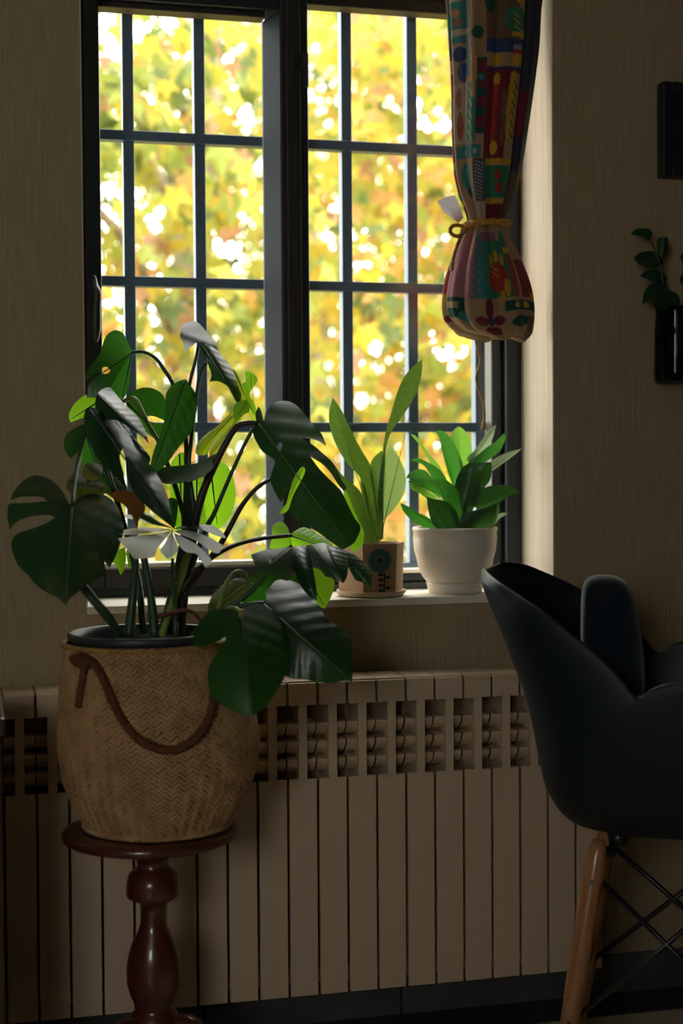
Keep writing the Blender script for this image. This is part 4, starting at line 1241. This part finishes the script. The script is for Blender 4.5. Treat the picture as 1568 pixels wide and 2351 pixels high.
# ================================================================== the tied-up curtain
def attr_mat(name, rough=0.8, tr=0.25):
    m = bpy.data.materials.new(name)
    m.use_nodes = True
    nt = m.node_tree
    b = nt.nodes['Principled BSDF']
    out = nt.nodes['Material Output']
    at = nt.nodes.new('ShaderNodeAttribute'); at.attribute_name = 'print'
    b.inputs['Roughness'].default_value = rough
    b.inputs['Specular IOR Level'].default_value = 0.2
    b.inputs['Sheen Weight'].default_value = 0.15
    tc = nt.nodes.new('ShaderNodeTexCoord')
    nz = nt.nodes.new('ShaderNodeTexNoise'); nz.inputs['Scale'].default_value = 260
    bp = nt.nodes.new('ShaderNodeBump'); bp.inputs['Strength'].default_value = .25; bp.inputs['Distance'].default_value = .002
    nt.links.new(tc.outputs['Object'], nz.inputs['Vector']); nt.links.new(nz.outputs[0], bp.inputs['Height']); nt.links.new(bp.outputs[0], b.inputs['Normal'])
    nt.links.new(at.outputs['Color'], b.inputs['Base Color'])
    t = nt.nodes.new('ShaderNodeBsdfTranslucent')
    nt.links.new(at.outputs['Color'], t.inputs[0])
    mx = nt.nodes.new('ShaderNodeMixShader'); mx.inputs[0].default_value = tr
    nt.links.new(b.outputs[0], mx.inputs[1]); nt.links.new(t.outputs[0], mx.inputs[2])
    nt.links.new(mx.outputs[0], out.inputs[0])
    return m


M['cloth'] = attr_mat('printed_cotton', .8, .22)
M['rope_gold'] = mat('golden_cord', (0.60, 0.34, 0.06), 0.6, 0.3, var=((0.32, 0.17, 0.03), 120, (1, 1, 1)))
M['jute'] = mat('jute_cord', (0.46, 0.30, 0.13), 0.8, 0.2)
TAN, CRE, TEA, GRN, NAV, RED, WIN, MUS, ROS, DKG, BRN = ((.50, .34, .19), (.62, .50, .36), (.07, .30, .29), (.05, .25, .13), (.05, .08, .20), (.48, .05, .04), (.24, .03, .05), (.72, .42, .04), (.55, .25, .30), (.02, .11, .08), (.22, .13, .07))
# printed pattern with the right side's shade painted in, in cloth coordinates: s across the width 0..1, h down the drop (1 = 1 mm of the photograph's scale)
PRINT_AND_SHADE = [
    ('r', 0, .16, -80, 95, CRE), ('r', .02, .15, 18, 82, TEA), ('e', .06, 45, .030, 10, (.62, .28, .12)), ('e', .07, 66, .030, 9, (.50, .16, .10)), ('r', .0, .16, -80, 8, NAV),
    ('r', .0, .16, 96, 112, TEA), ('r', .12, .17, 96, 190, (.16, .30, .38)), ('e', .07, 138, .045, 18, NAV), ('e', .09, 178, .040, 22, (.09, .13, .30)),
    ('r', 0, .14, 205, 340, CRE), ('e', .06, 238, .022, 24, (.50, .20, .12)), ('e', .07, 300, .024, 34, (.46, .14, .10)),
    ('r', .16, .22, -80, 140, TAN), ('z', .185, .012, -80, 140, 7, NAV), ('r', .14, .24, 205, 340, (.10, .30, .24)), ('z', .18, .025, 215, 340, 24, CRE), ('r', .20, .23, 120, 240, (.62, .30, .07)),
    ('r', .22, .32, -80, 150, (.44, .28, .14)), ('e', .25, 96, .05, 14, DKG), ('r', .24, .33, 152, 320, DKG),
    ('r', .25, .32, 160, 186, WIN), ('r', .25, .32, 204, 220, WIN), ('r', .25, .32, 238, 262, WIN), ('r', .25, .32, 282, 306, WIN), ('e', .28, 195, .03, 6, TEA),
    ('r', .32, .62, -80, 110, BRN), ('e', .36, 10, .05, 46, DKG), ('r', .60, .68, -80, 30, MUS), ('e', .58, 66, .10, 30, GRN), ('z', .60, .03, 50, 88, 14, (.62, .30, .10)), ('r', .55, .68, 94, 104, MUS),
    ('r', .32, .80, 110, 142, NAV), ('r', .57, .66, 124, 140, (.30, .36, .44)), ('r', .57, .68, 134, 144, RED), ('e', .42, 156, .05, 14, MUS), ('e', .61, 155, .05, 13, MUS),
    ('r', .32, .80, 172, 178, NAV), ('r', .33, .56, 178, 380, WIN), ('e', .43, 200, .035, 14, MUS), ('r', .405, .455, 212, 338, RED), ('e', .44, 352, .045, 16, MUS), ('e', .52, 240, .03, 16, BRN), ('e', .53, 275, .035, 20, BRN), ('e', .54, 320, .04, 26, BRN),
    ('r', .56, .68, 178, 186, WIN), ('e', .60, 262, .050, 82, MUS), ('z', .625, .02, 200, 340, 22, DKG), ('r', .68, 1.0, -80, 420, (.06, .06, .09)), ('r', .72, .80, 220, 320, WIN), ('r', .90, .93, 200, 420, MUS), ('r', .93, 1.0, 180, 420, (.10, .14, .10)),  # near-black right side is shade painted into the cloth
    ('r', .04, .30, 345, 374, TEA), ('e', .12, 360, .018, 7, CRE), ('e', .24, 360, .018, 7, CRE), ('r', .0, .22, 375, 520, TAN), ('e', .12, 415, .055, 32, TEA), ('e', .14, 448, .04, 14, DKG),
    ('r', .22, .36, 375, 470, (.10, .13, .19)), ('z', .28, .05, 380, 468, 8, CRE), ('r', .22, .36, 470, 520, CRE), ('z', .29, .012, 470, 520, 6, BRN),
    ('r', .36, .72, 376, 388, MUS), ('r', .36, .74, 390, 462, GRN), ('e', .52, 412, .04, 12, RED), ('e', .56, 440, .05, 12, RED), ('r', .36, .74, 463, 474, MUS), ('r', .36, .74, 474, 520, WIN), ('r', .74, 1, 400, 520, (.16, .12, .07)),
    # below the tie
    ('r', 0, 1, 520, 800, TAN), ('r', .02, .26, 540, 690, ROS), ('z', .20, .03, 545, 600, 16, MUS), ('r', .26, .40, 545, 690, TEA), ('z', .28, .04, 560, 690, 18, (.30, .12, .10)),
    ('r', .30, .55, 540, 560, (.30, .14, .22)), ('r', .40, .62, 560, 692, GRN), ('e', .44, 604, .022, 14, MUS), ('e', .50, 600, .022, 16, MUS), ('e', .56, 606, .022, 14, MUS), ('e', .50, 645, .10, 34, RED), ('z', .47, .04, 620, 650, 12, MUS), ('e', .58, 668, .03, 20, MUS), ('e', .53, 690, .022, 14, MUS),
    ('e', .64, 555, .05, 18, (.04, .26, .14)), ('r', .60, .72, 576, 588, MUS), ('r', .62, .70, 590, 690, (.42, .08, .06)), ('r', .70, .78, 590, 694, MUS), ('d', .74, .008, 600, 690, 14, NAV), ('r', .78, .90, 600, 690, (.30, .06, .06)), ('r', .90, 1.0, 540, 694, (.14, .08, .06)), ('e', .88, 690, .035, 14, MUS),
    ('r', .55, 1.0, 698, 722, DKG), ('e', .66, 710, .03, 8, MUS), ('e', .80, 710, .03, 8, MUS), ('e', .93, 710, .03, 8, MUS),
    ('r', 0, .16, 690, 740, DKG), ('r', .02, .12, 700, 716, TAN), ('e', .16, 735, .05, 14, TEA), ('e', .40, 712, .035, 22, WIN), ('e', .32, 738, .06, 10, WIN), ('e', .48, 738, .06, 10, WIN), ('e', .40, 738, .03, 10, NAV), ('e', .40, 760, .09, 10, WIN), ('e', .72, 748, .12, 14, DKG), ('r', .82, 1.0, 735, 800, (.24, .13, .06)),
]
def print_at(s, h):
    if h < -80: h = -80 + (h + 80) % 560      # the print repeats up the drop
    c = TAN
    for q in PRINT_AND_SHADE:
        k = q[0]
        if k == 'r':
            if q[1] <= s < q[2] and q[3] <= h < q[4]: c = q[5]
        elif k == 'e':
            if ((s - q[1]) / q[3]) ** 2 + ((h - q[2]) / q[4]) ** 2 < 1: c = q[5]
        elif k == 'z':
            if q[3] <= h < q[4]:
                t = ((h - q[3]) % q[5]) / q[5]
                if abs(s - q[1] - q[2] * (2 * t - 1)) < q[2] * .16 + .004 and abs(s - q[1]) < q[2] * 1.1: c = q[6]
        elif k == 'd':
            if q[3] <= h < q[4] and abs(s - q[1]) < q[2] and ((h - q[3]) % q[5]) < 5: c = q[6]
    return c


YCU = 0.020
CUR = [(-420, 960, 1300), (-200, 985, 1285), (-80, 1012, 1262), (0, 1025, 1243), (100, 1032, 1236), (200, 1037, 1224), (300, 1038, 1210), (400, 1043, 1195), (450, 1054, 1182), (485, 1068, 1168), (512, 1074, 1160), (530, 1066, 1164), (570, 1048, 1184), (620, 1030, 1205), (665, 1020, 1219), (705, 1017, 1225), (735, 1022, 1225), (755, 1038, 1222), (768, 1062, 1216), (778, 1100, 1206)]
tabL = [(a, b) for a, b, _ in CUR]
tabR = [(a, c) for a, _, c in CUR]
cz0 = un(1130, 778, YCU)
cur = empty('curtain', (cz0.x, YCU, cz0.z), 'colourful patchwork print curtain gathered and tied with cord at the window side', 'curtain')
NU, V0, V1, NV = 300, -420, 778, 460
v, f, cols = [], [], []
zt_c = un(1130, 560, YCU).z
hs = [V0 + (V1 - V0) * (i / NV) for i in range(NV + 1)]
for i, h in enumerate(hs):
    L_, R_ = smoothtab(tabL, h), smoothtab(tabR, h)
    pL, pR = un(L_, h, YCU), un(R_, h, YCU)
    c = (pL + pR) / 2
    hw = (pR.x - pL.x) / 2
    dd = min(hw * .80, .075)
    # pleats deepen toward the tie
    near = exp(-((h - 512) / 70.) ** 2)
    amp = .11 + .16 * near
    drop = 0
    for j in range(NU):
        a = 2 * pi * j / NU
        ph = 9 * a + .7 * sin(h / 160.) + 1.3 * sin(a * 2 + .5)
        w = abs(sin(ph / 2)) ** .55
        ph2 = 17 * a + 1.1 + .4 * sin(h / 90.)
        r = 1 - amp * (1 - w) * 1.6 - .02 * (1 + cos(ph2)) * (1 - near)
        # hem: right side hangs lower than the left
        x = c.x - hw * r * cos(a)
        y = YCU - dd * r * sin(a)
        z = c.z
        if h > 640:
            k = (h - 640) / 138.
            z += .010 * k * sin(3 * a + 1) * (1 if h < 760 else .6)
        v.append((x, y, z))
        s = (1 - cos(a)) / 2 if a <= pi else (1 + cos(a)) / 2 * .999
        # the print keeps its own width on the cloth: follow arc length rather than the view
        s = .5 * s + .5 * (a / pi if a <= pi else (2 * pi - a) / pi)
        cc = print_at(s, h); cols.append(tuple(x * .72 for x in cc))
for i in range(NV):
    for j in range(NU):
        k = (j + 1) % NU
        f.append((i * NU + j, (i + 1) * NU + j, (i + 1) * NU + k, i * NU + k))
b0 = len(v)
# tuck the bottom inwards
lastc = Vector((0, 0, 0))
for j in range(NU): lastc += Vector(v[NV * NU + j])
lastc /= NU
for j in range(NU):
    q = Vector(v[NV * NU + j]).lerp(lastc, .55) + Vector((0, 0, .012)); v.append(q); cols.append(TAN)
for j in range(NU):
    k = (j + 1) % NU
    f.append((NV * NU + j, b0 + j, b0 + k, NV * NU + k))
f.append(tuple(b0 + j for j in range(NU)))
co = mobj('gathered_cloth', v, f, M['cloth'], cur, smooth=True)
at = co.data.color_attributes.new('print', 'FLOAT_COLOR', 'POINT')
at.data.foreach_set('color', [x for c in cols for x in (*c, 1.0)])
# tie: two turns of golden cord, a bow loop and a hanging end
def on_curtain(px, py, lift):
    L_, R_ = smoothtab(tabL, py), smoothtab(tabR, py)
    pL, pR = un(L_, py, YCU), un(R_, py, YCU)
    c, hw = (pL.x + pR.x) / 2, (pR.x - pL.x) / 2 + lift
    dd = min(hw * .80, .08) + lift
    x = un(px, py, YCU - dd * .6).x
    k = max(-1, min(1, (x - c) / hw))
    return Vector((x, YCU - dd * sqrt(max(0, 1 - k * k)), pL.z))
P = []
for j in range(73):
    a = 2 * pi * j / 72
    py = 516 + 3 * cos(a)
    pL, pR = un(1066, py, YCU), un(1165, py, YCU)
    c = (pL + pR) / 2; hw = (pR.x - pL.x) / 2
    P.append((c.x - hw * cos(a), YCU - hw * .80 * sin(a), c.z))
rope(cur, M['rope_gold'], P, .0078, 20, 'tie_cord')
yk = YCU - .028
rope(cur, M['rope_gold'], spline([un(1068, 522, yk), un(1050, 517, yk - .005), (un(1036, 521, yk - .01)), un(1034, 534, yk - .012), un(1046, 542, yk - .012), un(1060, 538, yk - .01), un(1070, 524, yk - .004)], 8), .0042, 12, 'bow_loop')
rope(cur, M['rope_gold'], spline([un(1062, 526, yk - .006), un(1052, 556, yk - .008), un(1042, 588, yk - .008), un(1036, 622, yk - .004)], 8), .0042, 10, 'cord_end')
# a corner of the lining sticks out above the tie
v, f, cc_ = [], [], []
tri = [(1004, 462), (1024, 452), (1044, 448), (1054, 470), (1064, 500), (1052, 512), (1036, 500), (1018, 488)]
for k, (px, py) in enumerate(tri):
    v.append(un(px, py, YCU - .01 - .012 * sin(k * 1.7)))
v.append(un(1034, 480, YCU - .03))
f = [(8, k, (k + 1) % 8) for k in range(8)]
lo = mobj('lining_corner', v, f, M['cloth'], cur, smooth=True)
at = lo.data.color_attributes.new('print', 'FLOAT_COLOR', 'POINT')
at.data.foreach_set('color', [x for k in range(9) for x in (*((.60, .56, .60) if k not in (4, 5) else (.30, .12, .16)), 1.0)])
# jute pull cord hanging below the curtain
jy = YCU + .03
jr = empty('pull_cord', un(1112, 986, jy), 'thin jute cord hanging below the curtain in front of the panes', 'cord')
rope(jr, M['jute'], spline([un(1088, 730, jy), un(1091, 775, jy), un(1099, 810, jy), un(1103, 830, jy), (un(1094, 862, jy)), un(1096, 885, jy), un(1108, 918, jy), un(1112, 948, jy), un(1111, 972, jy)], 8), .0034, 30, 'cord_line')
mb = MB().tube([un(1111, 968, jy), un(1110, 986, jy)], [.0045, .0055], 8)
mb.build('cord_knot', M['jute'], jr, smooth=True)

# ================================================================== armchair
M['shell'] = mat('black_shell', (0.0042, 0.0125, 0.0165), 0.50, 0.34)
M['beech'] = mat('varnished_beech', (0.42, 0.20, 0.085), 0.32, 0.5, var=((0.30, 0.13, 0.05), 6, (6, 6, 1)), coat=.3)
M['iron'] = mat('black_wire', (0.010, 0.012, 0.014), 0.35, 0.5)
M['velvet'] = mat('navy_velvet', (0.006, 0.014, 0.024), 0.85, 0.2, sheen=0.25)
tipw = un(1126, 1300, -.30)      # highest point of the back
FA = math.radians(-29)
fdir = Vector((cos(FA), sin(FA), 0)); ldir = Vector((-sin(FA), cos(FA), 0))
TOPH, BOT = tipw.z, 0.462
CH = Vector((tipw.x, tipw.y, 0)) + fdir * .285
chair = empty('armchair', CH, 'black moulded plastic armchair on wooden legs with wire bracing', 'chair')
def CW(x, y, z): return CH + fdir * x + ldir * y + Vector((0, 0, z))
# centre line (forward, height) and rim (forward, half width, height) of the shell, from the top of the back to the front of the seat
CEN = [(-.287, .924), (-.284, .905), (-.269, .865), (-.250, .820), (-.232, .770), (-.210, .710), (-.196, .650), (-.185, .590), (-.170, .535), (-.130, .485), (-.050, .468), (.050, .465), (.150, .467), (.222, .474), (.264, .466)]
RIM = [(-.282, .090, .926), (-.246, .185, .915), (-.200, .226, .893), (-.150, .258, .866), (-.108, .270, .836), (-.060, .280, .800), (-.024, .286, .764), (-.002, .290, .740), (.024, .292, .756), (.062, .294, .767), (.130, .293, .766), (.190, .288, .738), (.232, .278, .660), (.254, .266, .560), (.266, .255, .476)]
DZ = TOPH - .925
NT = 40
v, f = [], []
PP = spline([Vector((a_, 0, b_)) for a_, b_ in CEN], 5)
PR = spline([Vector(q) for q in RIM], 5)
nS = len(PP)
for i in range(nS):
    c_, e_ = PP[i], PR[i]
    for j in range(NT + 1):
        q = -1 + 2 * j / NT
        ang = abs(q) * pi / 2
        lat = e_.y * sin(ang) ** .9 * (1 if q >= 0 else -1)
        k = (1 - cos(ang)) ** 1.25
        v.append(CW(c_.x + (e_.x - c_.x) * k, lat, c_.z + (e_.z - c_.z) * k + DZ))
for i in range(nS - 1):
    for j in range(NT):
        a = i * (NT + 1) + j
        f.append((a, a + 1, a + NT + 2, a + NT + 1))
sh = mobj('seat_shell', v, f, M['shell'], chair, smooth=True)
md = sh.modifiers.new('thickness', 'SOLIDIFY'); md.thickness = .007; md.offset = 0
md = sh.modifiers.new('round', 'SUBSURF'); md.levels = 1; md.render_levels = 1
# legs: square plan, splayed
LEGS = {}
legtop = un(1386, 1890, -.43)
for k, (sx, sy) in enumerate(((-1, -1), (-1, 1), (1, -1), (1, 1))):
    top = (sx * .115 + .035, sy * .115, BOT - .004)
    foot = (sx * .185 + .035, sy * .185, 0)
    LEGS[(sx, sy)] = (Vector(top), Vector(foot))
    T, B = CW(*top), CW(*foot)
    d = (B - T)
    P = [T, T + d * .03, T + d * .10, T + d * .5, B]
    vv, ff = tube(P, [.011, .0145, .018, .0175, .012], 16)
    lg = mobj('leg', vv, ff, M['beech'], chair, smooth=True)
    # screw heads
    side = (d.cross(Vector((0, 0, 1)))).normalized()
    tocam = (CAM - T); tocam -= d.normalized() * tocam.dot(d.normalized()); tocam.normalize()
    outw = (fdir * sx + ldir * sy).normalized()
    for tt in (.15, .66):
        q = T + d * tt
        nd = -ldir if sy < 0 else ldir
        nd = (nd - d.normalized() * nd.dot(d.normalized())).normalized()
        vv, ff = tube([q + nd * .0160, q + nd * .0185], .0042, 10)
        mobj('screw_head', vv, ff, M['iron'], lg)
    # black bracket holding the leg under the seat
    inw = -(fdir * sx + ldir * sy).normalized()
    mb = MB().tube([T + d * .05 + inw * .010, T + d * .06 + inw * .030, T + inw * .045 + Vector((0, 0, .004))], .009, 8)
    mb.build('leg_bracket', M['iron'], chair, smooth=True)
# crossed wires on all four sides
order = [(-1, -1), (1, -1), (1, 1), (-1, 1)]
for k in range(4):
    a, b = LEGS[order[k]], LEGS[order[(k + 1) % 4]]
    for p_, q_, off in ((a, b, .004), (b, a, -.004)):
        s_ = p_[0] + (p_[1] - p_[0]) * .13
        e_ = q_[0] + (q_[1] - q_[0]) * .66
        nrm2 = Vector((0, 0, 0))
        s2, e2 = s_ * .97, e_ * .97
        s2.z, e2.z = s_.z, e_.z
        mb = MB().tube([CW(*s2), CW(*(s2.lerp(e2, .5))), CW(*e2)], .0048, 8)
        mb.build('wire_brace', M['iron'], chair, smooth=True)
# seat mounts
for sx in (-1, 1):
    for sy in (-1, 1):
        mb = MB().tube([CW(sx * .085 + .035, sy * .085, BOT - .016), CW(sx * .085 + .035, sy * .085, BOT + .006)], [.016, .020], 12)
        mb.build('rubber_mount', M['iron'], chair, smooth=True)

# cushion standing on the seat against the far side
M_c = CW(.0, .02, 0)
cu = un(1408, 1425, -.46)
outl = [(1334, 1500), (1333, 1420), (1335, 1362), (1341, 1336), (1356, 1323), (1385, 1319), (1416, 1323), (1438, 1338), (1456, 1372), (1468, 1420), (1477, 1480), (1481, 1540), (1478, 1600), (1440, 1640), (1380, 1630), (1345, 1580)]
cush = empty('cushion', un(1410, 1640, -.44), 'dark navy velvet cushion standing upright on the black armchair', 'cushion')
P2 = smooth_outline([Vector(q) for q in outl], 4)
NL = 9
v, f = [], []
cen = Vector((1408, 1480))
for i in range(NL + 1):
    t = -1 + 2 * i / NL
    sc = (1 - abs(t) ** 3.2) ** .5 if abs(t) < 1 else 0.0
    sc = max(sc, .55) if abs(t) < 1 else .35
    yy = -.46 + t * .060
    for q in P2:
        w = cen + (q - cen) * (.72 + .28 * sc)
        v.append(un(w.x, w.y, yy + .012 * sin(q.y / 37.) * sin(q.x / 29.)))
n = len(P2)
for i in range(NL):
    for j in range(n):
        k = (j + 1) % n
        f.append((i * n + j, i * n + k, (i + 1) * n + k, (i + 1) * n + j))
f.append(tuple(reversed(range(n)))); f.append(tuple(NL * n + j for j in range(n)))
co = mobj('cushion_body', v, f, M['velvet'], cush, smooth=True)
md = co.modifiers.new('round', 'SUBSURF'); md.levels = 1; md.render_levels = 1

# ================================================================== on the wall at the right
M['frame_dark'] = mat('dark_frame', (0.010, 0.012, 0.020), 0.4, 0.5)
M['frame_panel'] = mat('dark_panel', (0.014, 0.014, 0.028), 0.3, 0.5)
a_, b_ = un(1522, 186, -.03), un(1522, 404, -.03)
pf = empty('picture_frame', (a_.x + .09, -.001, b_.z), 'dark rectangular frame hanging high on the wall above the glass vase', 'picture frame')
x0, x1, z0, z1 = a_.x, a_.x + .18, b_.z, a_.z
mb = MB()
mb.box(x0, x0 + .02, -.032, -.001, z0, z1, .002).box(x1 - .02, x1, -.032, -.001, z0, z1, .002).box(x0 + .02, x1 - .02, -.032, -.001, z0, z0 + .02, .002).box(x0 + .02, x1 - .02, -.032, -.001, z1 - .02, z1, .002)
mb.build('frame', M['frame_dark'], pf)
MB().box(x0 + .02, x1 - .02, -.022, -.004, z0 + .02, z1 - .02).build('panel', M['frame_panel'], pf)

M['cutting'] = leaf_mat('cutting_leaf', (0.012, 0.050, 0.030), (0.04, 0.16, 0.03), 0.2, 0.4)
M['cut_stem'] = mat('cutting_stem', (0.06, 0.07, 0.03), 0.5, 0.4)
yv = -.06
vt, vb = un(1548, 706, yv), un(1548, 880, yv)
kv = scale_at(vb)
vx = un(1552, 800, yv).x
vs_ = empty('glass_vase', (vx, yv, vb.z), 'dark glass wall vase holding leafy cuttings beside the window', 'vase')
rv = 50 / kv
prof = [(rv * .86, vb.z), (rv * .97, vb.z + .004), (rv, vb.z + .02), (rv * .98, vt.z - .05), (rv * .92, vt.z - .01), (rv * .95, vt.z), (rv * .90, vt.z), (rv * .88, vt.z - .01), (rv * .93, vt.z - .05), (rv * .95, vb.z + .02), (rv * .9, vb.z + .008), (.001, vb.z + .008)]
v, f = lathe(prof, (vx, yv), 40)
mobj('vase_body', v, f, M['vase_glass'], vs_, smooth=True)
mb = MB()
mb.tube(spline([(vx - rv * 1.0, yv, vb.z + .09), (vx - rv * .6, yv + .035, vb.z + .092), (vx, -.004, vb.z + .094), (vx + rv * .6, yv + .035, vb.z + .092), (vx + rv, yv, vb.z + .09)], 5), .0018, 6)
mb.build('wall_hanger', M['metal_dark'], vs_, smooth=True)
v, f = lathe([(rv * .9, vb.z + .010), (rv * .92, vb.z + .055), (.001, vb.z + .055)], (vx, yv), 32)
mobj('water', v, f, M['vase_glass'], vs_, smooth=True)
ct = empty('leafy_cutting', (vx, yv, vb.z + .012), 'small dark green leafy cutting standing in the glass wall vase', 'plant')
def cs_(pts, r=3): return stem(ct, 'cut_stem', pts, r, name='stalk')
cs_([(1540, 868, yv), (1536, 800, yv), (1530, 720, yv - .01), (1522, 640, yv - .015), (1508, 585, yv - .02), (1494, 552, yv - .02)], [3, 3, 2])
cs_([(1556, 870, yv), (1562, 780, yv + .005), (1570, 690, yv), (1584, 620, yv)], [3, 3, 2])
cs_([(1548, 870, yv + .01), (1520, 800, yv + .01), (1545, 740, yv + .01)], [1.5, 1.2])
for m_, o_, b_, t_, d0 in (
        ('cutting', [(1448, 536), (1460, 526), (1478, 524), (1494, 528), (1498, 540), (1490, 552), (1476, 542), (1460, 541)], (1494, 548), (1450, 536), -.02),
        ('cutting', [(1455, 592), (1470, 580), (1492, 576), (1512, 584), (1522, 602), (1508, 614), (1484, 612), (1466, 606)], (1518, 606), (1456, 592), -.03),
        ('cutting', [(1468, 634), (1486, 622), (1510, 620), (1530, 634), (1526, 648), (1504, 646), (1484, 640)], (1526, 642), (1470, 634), -.01),
        ('cutting', [(1474, 700), (1478, 672), (1492, 654), (1514, 648), (1530, 654), (1534, 668), (1516, 674), (1498, 686)], (1530, 660), (1476, 698), -.03),
        ('cutting', [(1508, 552), (1520, 544), (1534, 548), (1532, 570), (1522, 594), (1510, 584)], (1520, 594), (1526, 548), -.015),
        ('cutting', [(1560, 640), (1576, 622), (1596, 616), (1606, 636), (1590, 656), (1570, 658)], (1566, 652), (1602, 626), -.02),
        ('cutting', [(1500, 700), (1512, 676), (1534, 668), (1556, 676), (1560, 700), (1536, 714), (1514, 712)], (1550, 690), (1504, 702), -.035),
        ('cutting', [(1562, 590), (1572, 576), (1590, 572), (1600, 586), (1586, 604), (1570, 604)], (1572, 606), (1592, 578), -.01)):
    leaf(ct, m_, o_, b_, t_, yv + d0 + .01, yv + d0, .012, .012, ribr=.8)

# ================================================================== sideboard whose edge just shows at the left
M['cabinet'] = mat('dark_cabinet_wood', (0.070, 0.032, 0.022), 0.4, 0.4, var=((0.040, 0.020, 0.015), 6, (1, 1, .2)), coat=.2)
xe = un(7, 1700, -.30).x
ze = un(5, 1598, -.30).z
sb = empty('sideboard', (xe - .35, -.40, 0), 'dark brown wooden sideboard standing beside the radiator at the far left edge', 'sideboard')
MB().box(xe - .70, xe - .006, -.52, -.28, .10, ze - .03, .004).build('body', M['cabinet'], sb)
MB().box(xe - .71, xe, -.53, -.27, ze - .03, ze, .006).build('top', M['cabinet'], sb)
for k in range(2):
    x0 = xe - .68 + k * .335
    d_ = MB().box(x0, x0 + .325, -.540, -.522, .12, ze - .05, .004).build('door', M['cabinet'], sb)
    hx_ = x0 + (.29 if k == 0 else .035)
    MB().tube([(hx_, -.540, .42), (hx_, -.565, .42)], [.006, .012], 12).build('knob', M['metal_dark'], d_, smooth=True)
for sx_ in (xe - .66, xe - .05):
    for sy_ in (-.49, -.31):
        MB().tube([(sx_, sy_, 0), (sx_, sy_, .11)], [.016, .024], 12).build('leg', M['cabinet'], sb, smooth=True)
